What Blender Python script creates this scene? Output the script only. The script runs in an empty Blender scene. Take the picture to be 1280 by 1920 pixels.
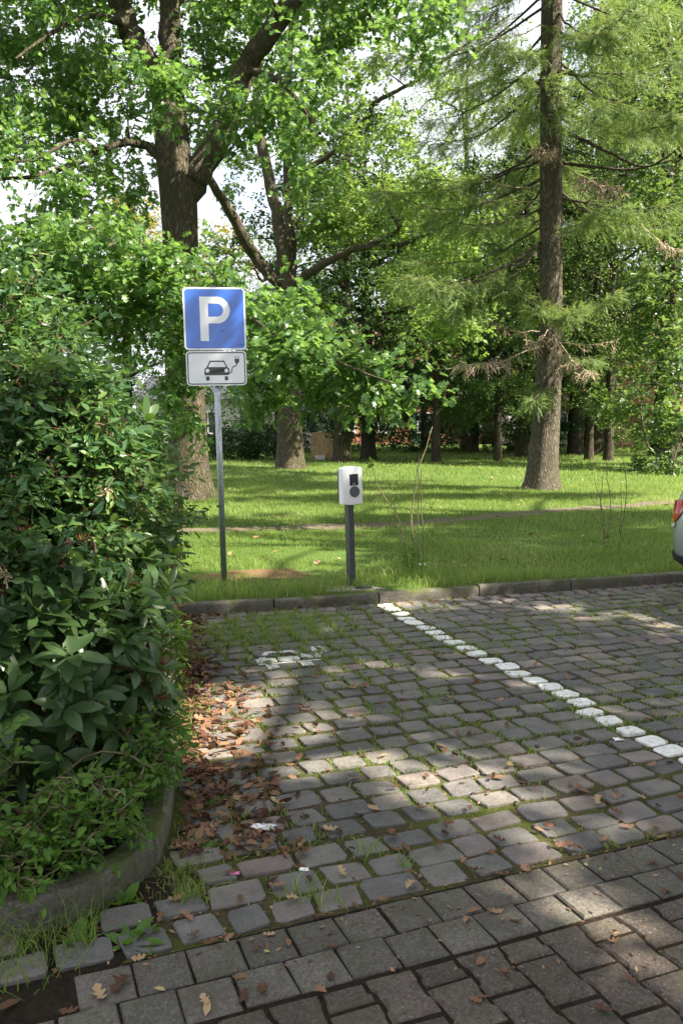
import bpy, math, random
import numpy as np
from mathutils import Vector, Matrix

scene = bpy.context.scene
COL = scene.collection
RS = np.random.RandomState(11)
random.seed(5)

# ------------------------------------------------------------------ camera
CAM_H = 1.65
FPX = 1600.0                     # focal length in photo pixels (1280 x 1920)
TH = math.atan(170.0 / FPX)      # pitch below the horizon
cam_d = bpy.data.cameras.new('camera')
cam = bpy.data.objects.new('camera', cam_d)
COL.objects.link(cam)
cam.location = (0, 0, CAM_H)
cam.rotation_euler = (math.pi / 2 - TH, 0, 0)
cam_d.sensor_fit = 'VERTICAL'
cam_d.sensor_height = 24.0
cam_d.lens = FPX / 1920.0 * 24.0
cam_d.clip_start = 0.05
cam_d.clip_end = 2000
scene.camera = cam

# ------------------------------------------------------------------ light
SUN_EL = math.radians(46)
SUN_AZ = math.atan2(0.93, -0.37)          # clockwise from +Y
SUNV = Vector((math.sin(SUN_AZ) * math.cos(SUN_EL), math.cos(SUN_AZ) * math.cos(SUN_EL), math.sin(SUN_EL)))
sun_d = bpy.data.lights.new('sun', 'SUN')
sun_d.energy = 5.0
sun_d.angle = math.radians(0.53)
sun_d.color = (1.0, 0.90, 0.76)
sun = bpy.data.objects.new('sun', sun_d)
COL.objects.link(sun)
sun.rotation_euler = (-SUNV).to_track_quat('-Z', 'Y').to_euler()
sun.location = SUNV * 60

world = bpy.data.worlds.new('World')
scene.world = world
world.use_nodes = True
wn = world.node_tree
wn.nodes.clear()
w_out = wn.nodes.new('ShaderNodeOutputWorld')
w_bg = wn.nodes.new('ShaderNodeBackground')
w_bg.inputs['Strength'].default_value = 0.09
w_sky = wn.nodes.new('ShaderNodeTexSky')
w_sky.sky_type = 'NISHITA'
w_sky.sun_disc = False
w_sky.sun_elevation = SUN_EL
w_sky.sun_rotation = SUN_AZ
w_sky.air_density = 1.0
w_sky.dust_density = 2.2
w_sky.ozone_density = 1.0
# bright broken summer cloud over the whole sky
w_tc = wn.nodes.new('ShaderNodeTexCoord')
w_noise = wn.nodes.new('ShaderNodeTexNoise')
w_noise.inputs['Scale'].default_value = 3.2
w_noise.inputs['Detail'].default_value = 6
w_noise.inputs['Roughness'].default_value = 0.55
w_ramp = wn.nodes.new('ShaderNodeValToRGB')
w_ramp.color_ramp.elements[0].position = 0.22
w_ramp.color_ramp.elements[0].color = (0, 0, 0, 1)
w_ramp.color_ramp.elements[1].position = 0.43
w_ramp.color_ramp.elements[1].color = (0.95, 0.95, 0.95, 1)
w_mix = wn.nodes.new('ShaderNodeMix')
w_mix.data_type = 'RGBA'
w_mix.inputs['B'].default_value = (3.9, 4.0, 4.4, 1)
wn.links.new(w_tc.outputs['Generated'], w_noise.inputs['Vector'])
wn.links.new(w_noise.outputs['Fac'], w_ramp.inputs['Fac'])
wn.links.new(w_ramp.outputs['Color'], w_mix.inputs['Factor'])
wn.links.new(w_sky.outputs['Color'], w_mix.inputs['A'])
wn.links.new(w_mix.outputs['Result'], w_bg.inputs['Color'])
wn.links.new(w_bg.outputs['Background'], w_out.inputs['Surface'])

vs = scene.view_settings
vs.view_transform = 'Standard'
vs.look = 'None'
vs.exposure = 1.98
vs.gamma = 1.0
vs.use_curve_mapping = False
cy = scene.cycles
cy.max_bounces = 5
cy.diffuse_bounces = 2
cy.glossy_bounces = 2
cy.transmission_bounces = 3
cy.transparent_max_bounces = 6
cy.caustics_reflective = False
cy.caustics_refractive = False
cy.use_denoising = True
cy.sample_clamp_indirect = 6.0

# ------------------------------------------------------------------ pixel <-> world
def ray(px, py):
    c, s = math.cos(TH), math.sin(TH)
    x, y = px - 640.0, 960.0 - py
    return np.array([x, c * FPX + s * y, -s * FPX + c * y])

def at(px, py, Y):
    d = ray(px, py)
    return np.array([0, 0, CAM_H]) + d * (Y / d[1])

def gnd(px, py, z=0.0):
    d = ray(px, py)
    return np.array([0, 0, CAM_H]) + d * ((z - CAM_H) / d[2])

def project(P):
    P = np.asarray(P, float)
    c, s = math.cos(TH), math.sin(TH)
    q = P - np.array([0, 0, CAM_H])
    zc = q[..., 1] * c - q[..., 2] * s
    yc = q[..., 1] * s + q[..., 2] * c
    return 640 + FPX * q[..., 0] / zc, 960 - FPX * yc / zc, zc

# ------------------------------------------------------------------ mesh helpers
class Geo:
    def __init__(self):
        self.v, self.f, self.t, self.n = [], [], [], 0

    def add(self, V, faces, tint=0.5):
        V = np.asarray(V, float).reshape(-1, 3)
        for F in faces:
            F = np.asarray(F, int)
            if F.size:
                if F.ndim == 1:
                    F = F[None]
                self.f.append(F + self.n)
        self.v.append(V)
        t = np.asarray(tint, float)
        self.t.append(np.full(len(V), float(t)) if t.ndim == 0 else t)
        self.n += len(V)
        return self

    def inst(self, tv, tf, pos, X, Z, scale, tint):
        """copies of a template: X = length axis, Z = normal (made orthogonal here)"""
        pos, X, Z = np.asarray(pos), np.asarray(X), np.asarray(Z)
        N = len(pos)
        if N == 0:
            return self
        X = X / (np.linalg.norm(X, axis=1, keepdims=True) + 1e-9)
        Y = np.cross(Z, X)
        Y = Y / (np.linalg.norm(Y, axis=1, keepdims=True) + 1e-9)
        Z = np.cross(X, Y)
        s = np.asarray(scale).reshape(-1, 1, 1) * np.ones((N, 1, 1))
        V = pos[:, None] + s * (tv[None, :, 0:1] * X[:, None] + tv[None, :, 1:2] * Y[:, None] + tv[None, :, 2:3] * Z[:, None])
        k = len(tv)
        off = (np.arange(N) * k)[:, None, None]
        fs = [(np.asarray(F)[None] + off).reshape(-1, np.asarray(F).shape[1]) for F in tf]
        return self.add(V.reshape(-1, 3), fs, np.repeat(np.asarray(tint, float) * np.ones(N), k))

    def tube(self, P, rad, sides=6, tint=0.5, cap=False, wob=0.0):
        P = np.asarray(P, float)
        n = len(P)
        rad = np.asarray(rad, float) * np.ones(n)
        T = np.gradient(P, axis=0)
        T /= np.linalg.norm(T, axis=1, keepdims=True) + 1e-9
        ref = np.array([0.0, 0.0, 1.0]) if abs(T[0, 2]) < 0.9 else np.array([0.0, 1.0, 0.0])
        A = np.cross(T, ref)
        A /= np.linalg.norm(A, axis=1, keepdims=True) + 1e-9
        for i in range(1, n):                      # keep frames from flipping
            a = A[i - 1] - T[i] * np.dot(A[i - 1], T[i])
            A[i] = a / (np.linalg.norm(a) + 1e-9)
        B = np.cross(T, A)
        ang = np.arange(sides) * 2 * math.pi / sides
        r = rad[:, None] * np.ones((n, sides))
        if wob:
            r = r * (1 + wob * RS.uniform(-1, 1, (n, sides)))
        V = P[:, None] + r[..., None] * (np.cos(ang)[None, :, None] * A[:, None] + np.sin(ang)[None, :, None] * B[:, None])
        i = np.arange(n - 1)[:, None] * sides
        j = np.arange(sides)[None]
        j2 = (j + 1) % sides
        F = np.stack([i + j, i + j2, i + sides + j2, i + sides + j], -1).reshape(-1, 4)
        fs = [F]
        if cap:
            fs += [np.arange(sides)[::-1], (n - 1) * sides + np.arange(sides)]
        return self.add(V.reshape(-1, 3), fs, tint)

    def box(self, c, s, rot=None, tint=0.5):
        c = np.asarray(c, float)
        s = np.asarray(s, float) / 2
        V = np.array([[x, y, z] for x in (-1, 1) for y in (-1, 1) for z in (-1, 1)]) * s
        if rot is not None:
            V = V @ np.asarray(rot).T
        return self.add(V + c, [[[0, 1, 3, 2], [4, 6, 7, 5], [0, 4, 5, 1], [2, 3, 7, 6], [0, 2, 6, 4], [1, 5, 7, 3]]], tint)

    def mesh(self, name, smooth=False, origin=(0, 0, 0)):
        me = bpy.data.meshes.new(name)
        if not self.v:
            return me
        V = np.concatenate(self.v) - np.asarray(origin, float)
        counts = np.concatenate([np.full(len(F), F.shape[1]) for F in self.f])
        loops = np.concatenate([F.ravel() for F in self.f])
        me.vertices.add(len(V))
        me.vertices.foreach_set('co', V.astype(np.float32).ravel())
        me.loops.add(len(loops))
        me.loops.foreach_set('vertex_index', loops.astype(np.int32))
        me.polygons.add(len(counts))
        st = np.zeros(len(counts), np.int32)
        st[1:] = np.cumsum(counts)[:-1]
        me.polygons.foreach_set('loop_start', st)
        me.polygons.foreach_set('loop_total', counts.astype(np.int32))
        me.polygons.foreach_set('use_smooth', np.full(len(counts), bool(smooth)))
        at_ = me.attributes.new('tint', 'FLOAT', 'POINT')
        at_.data.foreach_set('value', np.concatenate(self.t).astype(np.float32))
        me.update(calc_edges=True)
        me.validate()
        return me

    def build(self, name, mat, parent=None, smooth=False, origin=(0, 0, 0), bevel=0.0, kind=None):
        o = bpy.data.objects.new(name, self.mesh(name, smooth, origin))
        COL.objects.link(o)
        for m in (mat if isinstance(mat, (list, tuple)) else [mat]):
            o.data.materials.append(m)
        if parent is not None:
            o.parent = parent
        else:
            o.location = origin
        if bevel:
            b = o.modifiers.new('bevel', 'BEVEL')
            b.width = bevel
            b.segments = 2
            b.limit_method = 'ANGLE'
        if kind:
            o['kind'] = kind
        return o

def tag(o, label=None, cat=None, group=None, kind=None):
    if label: o['label'] = label
    if cat: o['category'] = cat
    if group: o['group'] = group
    if kind: o['kind'] = kind
    return o

def empty(name, loc, label=None, cat=None, group=None, rz=0.0):
    o = bpy.data.objects.new(name, None)
    o.empty_display_size = 0.2
    COL.objects.link(o)
    o.location = Vector([float(c) for c in loc])
    o.rotation_euler = (0, 0, rz)
    return tag(o, label, cat, group)

def copy_tree(o, parent=None):
    c = o.copy()
    COL.objects.link(c)
    c.parent = parent
    for ch in list(o.children):
        copy_tree(ch, c)
    return c

def unit(v):
    v = np.asarray(v, float)
    return v / (np.linalg.norm(v, axis=-1, keepdims=True) + 1e-9)

def rdir(n):
    return unit(RS.normal(size=(n, 3)))

def catmull(P, k=4):
    """smooth polyline through rows of P (any number of columns)"""
    P = np.asarray(P, float)
    Q = np.vstack([2 * P[0] - P[1], P, 2 * P[-1] - P[-2]])
    out = []
    for i in range(1, len(Q) - 2):
        a, b, c, d = Q[i - 1], Q[i], Q[i + 1], Q[i + 2]
        for t in np.arange(k) / k:
            out.append(0.5 * ((2 * b) + (c - a) * t + (2 * a - 5 * b + 4 * c - d) * t * t + (3 * b - a - 3 * c + d) * t ** 3))
    out.append(P[-1])
    return np.array(out)

def vnoise(x, y, seed=0):
    """cheap smooth 2-D noise, about -1..1"""
    r = np.random.RandomState(seed)
    s = np.zeros(np.broadcast(np.asarray(x), np.asarray(y)).shape)
    for i in range(6):
        a = r.uniform(0, 2 * math.pi)
        f = r.uniform(0.6, 2.2)
        s = s + np.sin(f * (np.cos(a) * x + np.sin(a) * y) * 2 + r.uniform(0, 6.28))
    return s / 3.0

# ------------------------------------------------------------------ materials
def new_mat(name):
    m = bpy.data.materials.new(name)
    m.use_nodes = True
    nt = m.node_tree
    nt.nodes.clear()
    out = nt.nodes.new('ShaderNodeOutputMaterial')
    return m, nt, out

def N(nt, typ, **kw):
    n = nt.nodes.new(typ)
    for k, v in kw.items():
        if k in n.inputs:
            n.inputs[k].default_value = v
        else:
            setattr(n, k, v)
    return n

def ramp(nt, fac, stops, interp='LINEAR'):
    r = nt.nodes.new('ShaderNodeValToRGB')
    r.color_ramp.interpolation = interp
    els = r.color_ramp.elements
    while len(els) < len(stops):
        els.new(0.5)
    for e, (p, c) in zip(els, stops):
        e.position = p
        e.color = (*c, 1) if len(c) == 3 else c
    nt.links.new(fac, r.inputs['Fac'])
    return r.outputs['Color']

def mixc(nt, fac, a, b, mode='MIX'):
    m = nt.nodes.new('ShaderNodeMix')
    m.data_type = 'RGBA'
    m.blend_type = mode
    for sock, v in (('Factor', fac), ('A', a), ('B', b)):
        if hasattr(v, 'is_linked') or hasattr(v, 'links'):
            nt.links.new(v, m.inputs[sock])
        else:
            m.inputs[sock].default_value = v if sock == 'Factor' else (*v, 1)
    return m.outputs['Result']

def math_(nt, op, a, b=0.0):
    m = nt.nodes.new('ShaderNodeMath')
    m.operation = op
    for i, v in enumerate((a, b)):
        if hasattr(v, 'links'):
            nt.links.new(v, m.inputs[i])
        else:
            m.inputs[i].default_value = v
    return m.outputs[0]

def coords(nt, kind='Object', scale=(1, 1, 1)):
    tc = nt.nodes.new('ShaderNodeTexCoord')
    mp = nt.nodes.new('ShaderNodeMapping')
    mp.inputs['Scale'].default_value = scale
    nt.links.new(tc.outputs[kind], mp.inputs['Vector'])
    return mp.outputs['Vector']

def noise(nt, vec, scale, detail=4, rough=0.55):
    n = nt.nodes.new('ShaderNodeTexNoise')
    n.inputs['Scale'].default_value = scale
    n.inputs['Detail'].default_value = detail
    n.inputs['Roughness'].default_value = rough
    if vec is not None:
        nt.links.new(vec, n.inputs['Vector'])
    return n.outputs['Fac']

def bump(nt, h, strength=0.5, dist=0.02, prev=None):
    b = nt.nodes.new('ShaderNodeBump')
    b.inputs['Strength'].default_value = strength
    b.inputs['Distance'].default_value = dist
    nt.links.new(h, b.inputs['Height'])
    if prev is not None:
        nt.links.new(prev, b.inputs['Normal'])
    return b.outputs['Normal']

def tint_fac(nt, objrand=0.0):
    a = nt.nodes.new('ShaderNodeAttribute')
    a.attribute_name = 'tint'
    f = a.outputs['Fac']
    if objrand:
        oi = nt.nodes.new('ShaderNodeObjectInfo')
        f = math_(nt, 'ADD', f, math_(nt, 'MULTIPLY', math_(nt, 'SUBTRACT', oi.outputs['Random'], 0.5), objrand))
    return f

def mat_leaf(name, stops, transl=(0.25, 0.5, 0.04), tf=0.42, rough=0.5, spec=0.3, objrand=0.0, back=None):
    m, nt, out = new_mat(name)
    f = tint_fac(nt, objrand)
    col = ramp(nt, f, stops)
    if back:
        g = nt.nodes.new('ShaderNodeNewGeometry')
        col = mixc(nt, g.outputs['Backfacing'], col, back)
    p = N(nt, 'ShaderNodeBsdfPrincipled', Roughness=rough)
    p.inputs['Specular IOR Level'].default_value = spec
    nt.links.new(col, p.inputs['Base Color'])
    t = N(nt, 'ShaderNodeBsdfTranslucent')
    tc = mixc(nt, 0.55, col, transl)
    nt.links.new(tc, t.inputs['Color'])
    ms = N(nt, 'ShaderNodeMixShader')
    ms.inputs[0].default_value = tf
    nt.links.new(p.outputs[0], ms.inputs[1])
    nt.links.new(t.outputs[0], ms.inputs[2])
    nt.links.new(ms.outputs[0], out.inputs['Surface'])
    return m

def mat_plain(name, col, rough=0.5, metal=0.0, spec=0.5, coat=0.0, nscale=0.0, namt=0.15, bscale=0.0, bstr=0.2, emis=None):
    m, nt, out = new_mat(name)
    p = N(nt, 'ShaderNodeBsdfPrincipled', Roughness=rough, Metallic=metal)
    p.inputs['Specular IOR Level'].default_value = spec
    p.inputs['Coat Weight'].default_value = coat
    p.inputs['Base Color'].default_value = (*col, 1)
    v = coords(nt)
    if nscale:
        n = noise(nt, v, nscale, 5)
        c = ramp(nt, n, [(0.3, tuple(x * (1 - namt) for x in col)), (0.7, tuple(min(1, x * (1 + namt)) for x in col))])
        nt.links.new(c, p.inputs['Base Color'])
        rr = nt.nodes.new('ShaderNodeMapRange')
        rr.inputs['To Min'].default_value = max(0.03, rough - 0.08)
        rr.inputs['To Max'].default_value = rough + 0.1
        nt.links.new(n, rr.inputs['Value'])
        nt.links.new(rr.outputs[0], p.inputs['Roughness'])
    if bscale:
        nt.links.new(bump(nt, noise(nt, v, bscale, 5), bstr, 0.01), p.inputs['Normal'])
    nt.links.new(p.outputs[0], out.inputs['Surface'])
    return m

def mat_bark(name, dark, light, mid=None, vscale=14, zs=0.22, bstr=0.9, dist=0.03, moss=0.0):
    m, nt, out = new_mat(name)
    v = coords(nt, 'Object', (1, 1, zs))
    v1 = nt.nodes.new('ShaderNodeTexVoronoi')
    v1.feature = 'DISTANCE_TO_EDGE'
    v1.inputs['Scale'].default_value = vscale
    v1.inputs['Randomness'].default_value = 1.0
    dn = nt.nodes.new('ShaderNodeTexNoise')
    dn.inputs['Scale'].default_value = vscale * 0.8
    dn.inputs['Detail'].default_value = 4
    nt.links.new(v, dn.inputs['Vector'])
    vm = nt.nodes.new('ShaderNodeVectorMath')
    vm.operation = 'SCALE'
    vm.inputs['Scale'].default_value = 0.12
    nt.links.new(dn.outputs['Color'], vm.inputs[0])
    va = nt.nodes.new('ShaderNodeVectorMath')
    nt.links.new(v, va.inputs[0])
    nt.links.new(vm.outputs[0], va.inputs[1])
    nt.links.new(va.outputs[0], v1.inputs['Vector'])
    fine = noise(nt, v, vscale * 3.5, 6, 0.65)
    big = noise(nt, coords(nt, 'Object', (1, 1, 0.6)), 2.2, 4)
    h = math_(nt, 'ADD', math_(nt, 'MINIMUM', math_(nt, 'MULTIPLY', v1.outputs['Distance'], 3.0), 0.8), math_(nt, 'MULTIPLY', fine, 0.5))
    col = ramp(nt, h, [(0.15, dark), (0.5, mid or tuple((a + b) / 2 for a, b in zip(dark, light))), (1.0, light)])
    col = mixc(nt, math_(nt, 'MULTIPLY', big, 0.45), col, tuple(x * 0.6 for x in light))
    if moss:
        g = noise(nt, coords(nt, 'Object', (1, 1, 0.5)), 3.1, 5)
        gm = ramp(nt, g, [(0.48, (0, 0, 0)), (0.66, (moss, moss, moss))])
        col = mixc(nt, gm, col, (0.075, 0.09, 0.03))
    p = N(nt, 'ShaderNodeBsdfPrincipled', Roughness=0.9)
    p.inputs['Specular IOR Level'].default_value = 0.15
    nt.links.new(col, p.inputs['Base Color'])
    nt.links.new(bump(nt, h, bstr, dist), p.inputs['Normal'])
    nt.links.new(p.outputs[0], out.inputs['Surface'])
    return m

M = {}
# foliage
M['oak'] = mat_leaf('oak_leaf', [(0.0, (0.034, 0.082, 0.022)), (0.5, (0.07, 0.15, 0.04)), (1.0, (0.14, 0.24, 0.07))], (0.35, 0.60, 0.10), 0.42, 0.34, 0.6)
M['oak2'] = mat_leaf('oak_leaf_light', [(0.0, (0.05, 0.108, 0.024)), (0.5, (0.10, 0.185, 0.043)), (1.0, (0.18, 0.27, 0.065))], (0.43, 0.62, 0.10), 0.45, 0.36, 0.55)
M['yellow'] = mat_leaf('yellowing_leaf', [(0.0, (0.12, 0.16, 0.02)), (0.5, (0.28, 0.25, 0.025)), (1.0, (0.42, 0.33, 0.03))], (0.6, 0.5, 0.05), 0.45)
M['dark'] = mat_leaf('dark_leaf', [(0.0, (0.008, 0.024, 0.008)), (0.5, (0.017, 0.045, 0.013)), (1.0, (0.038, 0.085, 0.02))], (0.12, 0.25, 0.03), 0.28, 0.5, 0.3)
M['mid'] = mat_leaf('maple_leaf', [(0.0, (0.02, 0.05, 0.013)), (0.5, (0.045, 0.096, 0.024)), (1.0, (0.105, 0.18, 0.045))], (0.35, 0.52, 0.09), 0.42, 0.4, 0.5)
M['pale'] = mat_leaf('birch_leaf', [(0.0, (0.07, 0.12, 0.035)), (0.5, (0.12, 0.18, 0.05)), (1.0, (0.2, 0.26, 0.08))], (0.35, 0.5, 0.1), 0.42)
M['needle'] = mat_leaf('conifer_needle', [(0.0, (0.045, 0.085, 0.028)), (0.5, (0.105, 0.175, 0.055)), (1.0, (0.22, 0.30, 0.10))], (0.40, 0.52, 0.12), 0.34, 0.5, 0.3)
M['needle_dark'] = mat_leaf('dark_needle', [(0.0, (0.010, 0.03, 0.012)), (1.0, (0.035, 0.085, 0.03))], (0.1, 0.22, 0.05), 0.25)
M['rhodo'] = mat_leaf('rhododendron_leaf', [(0.0, (0.007, 0.030, 0.012)), (0.4, (0.014, 0.056, 0.017)), (0.7, (0.038, 0.11, 0.02)), (0.9, (0.11, 0.20, 0.035)), (1.0, (0.22, 0.28, 0.06))], (0.25, 0.48, 0.05), 0.2, 0.30, 0.3, objrand=0.75, back=(0.045, 0.085, 0.028))
M['shrub'] = mat_leaf('shrub_leaf', [(0.0, (0.026, 0.072, 0.030)), (0.5, (0.068, 0.145, 0.046)), (1.0, (0.17, 0.26, 0.06))], (0.22, 0.42, 0.06), 0.34, 0.38, 0.4)
M['weed'] = mat_leaf('weed_leaf', [(0.0, (0.05, 0.12, 0.02)), (1.0, (0.12, 0.23, 0.035))], (0.3, 0.5, 0.05), 0.4, 0.5)
M['grass'] = mat_leaf('grass_blade', [(0.0, (0.065, 0.12, 0.022)), (0.5, (0.15, 0.235, 0.05)), (0.85, (0.26, 0.33, 0.09)), (1.0, (0.44, 0.42, 0.22))], (0.52, 0.66, 0.12), 0.45, 0.45, 0.35)
M['litter'] = mat_leaf('fallen_leaf', [(0.0, (0.055, 0.026, 0.018)), (0.35, (0.155, 0.08, 0.045)), (0.7, (0.28, 0.165, 0.095)), (0.93, (0.40, 0.28, 0.16)), (1.0, (0.36, 0.34, 0.12))], (0.4, 0.18, 0.06), 0.15, 0.65, 0.25, objrand=0.9)
M['seed'] = mat_leaf('withered_flower', [(0.0, (0.10, 0.03, 0.015)), (1.0, (0.26, 0.10, 0.05))], (0.3, 0.1, 0.04), 0.15, 0.8)
M['bloom'] = mat_leaf('withered_bloom', [(0.0, (0.16, 0.09, 0.045)), (0.5, (0.34, 0.27, 0.15)), (1.0, (0.5, 0.45, 0.3))], (0.5, 0.4, 0.2), 0.2, 0.8)
# wood
M['bark_oak'] = mat_bark('oak_bark', (0.04, 0.032, 0.023), (0.16, 0.135, 0.10), (0.095, 0.078, 0.056), 21, 0.2, 1.0, 0.035, 0.5)
M['bark_con'] = mat_bark('conifer_bark', (0.045, 0.036, 0.026), (0.20, 0.175, 0.135), (0.12, 0.10, 0.078), 22, 0.22, 1.0, 0.03, 0.35)
M['bark_dark'] = mat_bark('dark_bark', (0.015, 0.012, 0.009), (0.09, 0.075, 0.055), None, 12, 0.25, 0.8, 0.03, 0.5)
M['twig'] = mat_plain('twig_bark', (0.07, 0.055, 0.038), 0.85, spec=0.2, nscale=30, namt=0.4)
M['shoot'] = mat_plain('shoot_bark', (0.15, 0.13, 0.07), 0.7, spec=0.3, nscale=20, namt=0.4)
M['dead'] = mat_plain('dead_twig', (0.36, 0.29, 0.21), 0.85, spec=0.2, nscale=25, namt=0.3)
M['redstem'] = mat_plain('reddish_stem', (0.075, 0.042, 0.025), 0.7, spec=0.3, nscale=30, namt=0.3)

def mat_cobble():
    m, nt, out = new_mat('cobble_stone')
    f = tint_fac(nt)
    v = coords(nt, 'Generated')
    g = nt.nodes.new('ShaderNodeNewGeometry')
    pos = g.outputs['Position']
    base = ramp(nt, f, [(0.0, (0.086, 0.085, 0.083)), (0.3, (0.118, 0.113, 0.107)), (0.55, (0.142, 0.134, 0.122)), (0.74, (0.135, 0.117, 0.112)), (0.88, (0.168, 0.154, 0.136)), (1.0, (0.155, 0.120, 0.110))])
    big = noise(nt, pos, 9, 5, 0.6)
    sp = noise(nt, pos, 160, 3, 0.7)
    col = mixc(nt, 0.45, base, ramp(nt, big, [(0.25, (0.25, 0.25, 0.25)), (0.75, (0.95, 0.93, 0.9))]), 'OVERLAY')
    col = mixc(nt, ramp(nt, sp, [(0.56, (0, 0, 0)), (0.72, (0.45, 0.45, 0.45))]), col, (0.36, 0.35, 0.34))
    col = mixc(nt, ramp(nt, sp, [(0.28, (0.5, 0.5, 0.5)), (0.42, (0, 0, 0))]), col, (0.05, 0.05, 0.055))
    dirt = noise(nt, pos, 3.3, 6, 0.65)
    col = mixc(nt, ramp(nt, dirt, [(0.5, (0, 0, 0)), (0.75, (0.6, 0.6, 0.6))]), col, (0.09, 0.075, 0.05))
    p = N(nt, 'ShaderNodeBsdfPrincipled', Roughness=0.74)
    p.inputs['Specular IOR Level'].default_value = 0.3
    nt.links.new(col, p.inputs['Base Color'])
    h = math_(nt, 'ADD', math_(nt, 'ADD', noise(nt, pos, 34, 5, 0.62), math_(nt, 'MULTIPLY', noise(nt, pos, 15, 2, 0.5), 1.2)), math_(nt, 'MULTIPLY', sp, 0.3))
    nt.links.new(bump(nt, h, 0.75, 0.012), p.inputs['Normal'])
    nt.links.new(p.outputs[0], out.inputs['Surface'])
    return m
M['cobble'] = mat_cobble()

def mat_concrete(name, c0, c1, speck=0.5, spscale=170, moss=0.0, stain=0.5, bstr=0.5):
    m, nt, out = new_mat(name)
    f = tint_fac(nt)
    g = nt.nodes.new('ShaderNodeNewGeometry')
    pos = g.outputs['Position']
    base = ramp(nt, f, [(0, c0), (1, c1)])
    sp = noise(nt, pos, spscale, 2, 0.7)
    vo = nt.nodes.new('ShaderNodeTexVoronoi')
    vo.inputs['Scale'].default_value = spscale * 0.7
    nt.links.new(pos, vo.inputs['Vector'])
    bw = nt.nodes.new('ShaderNodeRGBToBW')
    nt.links.new(vo.outputs['Color'], bw.inputs[0])
    col = mixc(nt, 0.4, base, bw.outputs[0], 'SOFT_LIGHT')
    col = mixc(nt, ramp(nt, sp, [(0.58, (0, 0, 0)), (0.75, (speck,) * 3)]), col, (0.42, 0.40, 0.37))
    col = mixc(nt, ramp(nt, sp, [(0.27, (speck,) * 3), (0.42, (0, 0, 0))]), col, (0.035, 0.033, 0.03))
    st = noise(nt, pos, 4.2, 6, 0.65)
    col = mixc(nt, ramp(nt, st, [(0.45, (0, 0, 0)), (0.72, (stain,) * 3)]), col, (0.055, 0.048, 0.035))
    if moss:
        ms = noise(nt, pos, 7, 5, 0.6)
        sx = nt.nodes.new('ShaderNodeSeparateXYZ')
        nt.links.new(g.outputs['Normal'], sx.inputs[0])
        fm = math_(nt, 'MULTIPLY', ramp(nt, ms, [(0.46, (0, 0, 0)), (0.6, (moss,) * 3)]), math_(nt, 'ADD', math_(nt, 'MAXIMUM', sx.outputs['Z'], 0.0), 0.25))
        col = mixc(nt, fm, col, (0.07, 0.085, 0.02))
    p = N(nt, 'ShaderNodeBsdfPrincipled', Roughness=0.85)
    p.inputs['Specular IOR Level'].default_value = 0.25
    nt.links.new(col, p.inputs['Base Color'])
    h = math_(nt, 'ADD', math_(nt, 'MULTIPLY', sp, 0.7), noise(nt, pos, 30, 4))
    nt.links.new(bump(nt, h, bstr, 0.006), p.inputs['Normal'])
    nt.links.new(p.outputs[0], out.inputs['Surface'])
    return m
M['paver'] = mat_concrete('edging_paver', (0.078, 0.071, 0.062), (0.122, 0.110, 0.094), 0.35, 170, 0.12, 0.75)
M['tpaver'] = mat_concrete('interlocking_paver', (0.060, 0.049, 0.042), (0.100, 0.080, 0.067), 0.4, 130, 0.1, 0.7, 0.9)
M['kerb'] = mat_concrete('kerb_concrete', (0.105, 0.098, 0.080), (0.18, 0.162, 0.13), 0.35, 120, 0.9, 0.75, 0.8)
M['slab'] = mat_concrete('pad_concrete', (0.33, 0.29, 0.22), (0.36, 0.31, 0.24), 0.3, 120, 0.15, 0.35)

def mat_soil(name, stops, scale=6, moss=None, bstr=0.9):
    m, nt, out = new_mat(name)
    g = nt.nodes.new('ShaderNodeNewGeometry')
    pos = g.outputs['Position']
    col = ramp(nt, noise(nt, pos, scale * 9, 6, 0.7), stops)
    if moss:
        lo, hi, mc = moss
        a = noise(nt, pos, 1.6, 4, 0.6)
        b = noise(nt, pos, 34, 4, 0.7)
        fm = ramp(nt, math_(nt, 'ADD', math_(nt, 'MULTIPLY', a, 0.75), math_(nt, 'MULTIPLY', b, 0.25)), [(lo, (0, 0, 0)), (hi, (0.95, 0.95, 0.95))])
        col = mixc(nt, fm, col, ramp(nt, b, [(0.3, tuple(x * 0.55 for x in mc)), (0.7, mc)]))
    p = N(nt, 'ShaderNodeBsdfPrincipled', Roughness=0.95)
    p.inputs['Specular IOR Level'].default_value = 0.1
    nt.links.new(col, p.inputs['Base Color'])
    nt.links.new(bump(nt, noise(nt, pos, scale * 12, 6, 0.7), bstr, 0.02), p.inputs['Normal'])
    nt.links.new(p.outputs[0], out.inputs['Surface'])
    return m
M['joint'] = mat_soil('joint_soil', [(0.3, (0.04, 0.032, 0.021)), (0.55, (0.085, 0.068, 0.043)), (0.8, (0.15, 0.12, 0.078))], 6, (0.43, 0.57, (0.10, 0.125, 0.028)))
M['soil'] = mat_soil('bed_soil', [(0.3, (0.014, 0.011, 0.008)), (0.7, (0.042, 0.032, 0.022))], 5, (0.62, 0.75, (0.06, 0.09, 0.02)))
M['lawn'] = mat_soil('lawn_ground', [(0.3, (0.05, 0.085, 0.018)), (0.55, (0.08, 0.135, 0.03)), (0.8, (0.14, 0.18, 0.05))], 4)
M['bare'] = mat_soil('bare_earth', [(0.3, (0.10, 0.062, 0.032)), (0.7, (0.24, 0.155, 0.08))], 5, (0.56, 0.66, (0.06, 0.11, 0.02)))
M['path'] = mat_soil('trodden_earth', [(0.3, (0.09, 0.07, 0.052)), (0.55, (0.16, 0.13, 0.10)), (0.8, (0.26, 0.215, 0.17))], 5, (0.62, 0.72, (0.07, 0.12, 0.02)))

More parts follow.
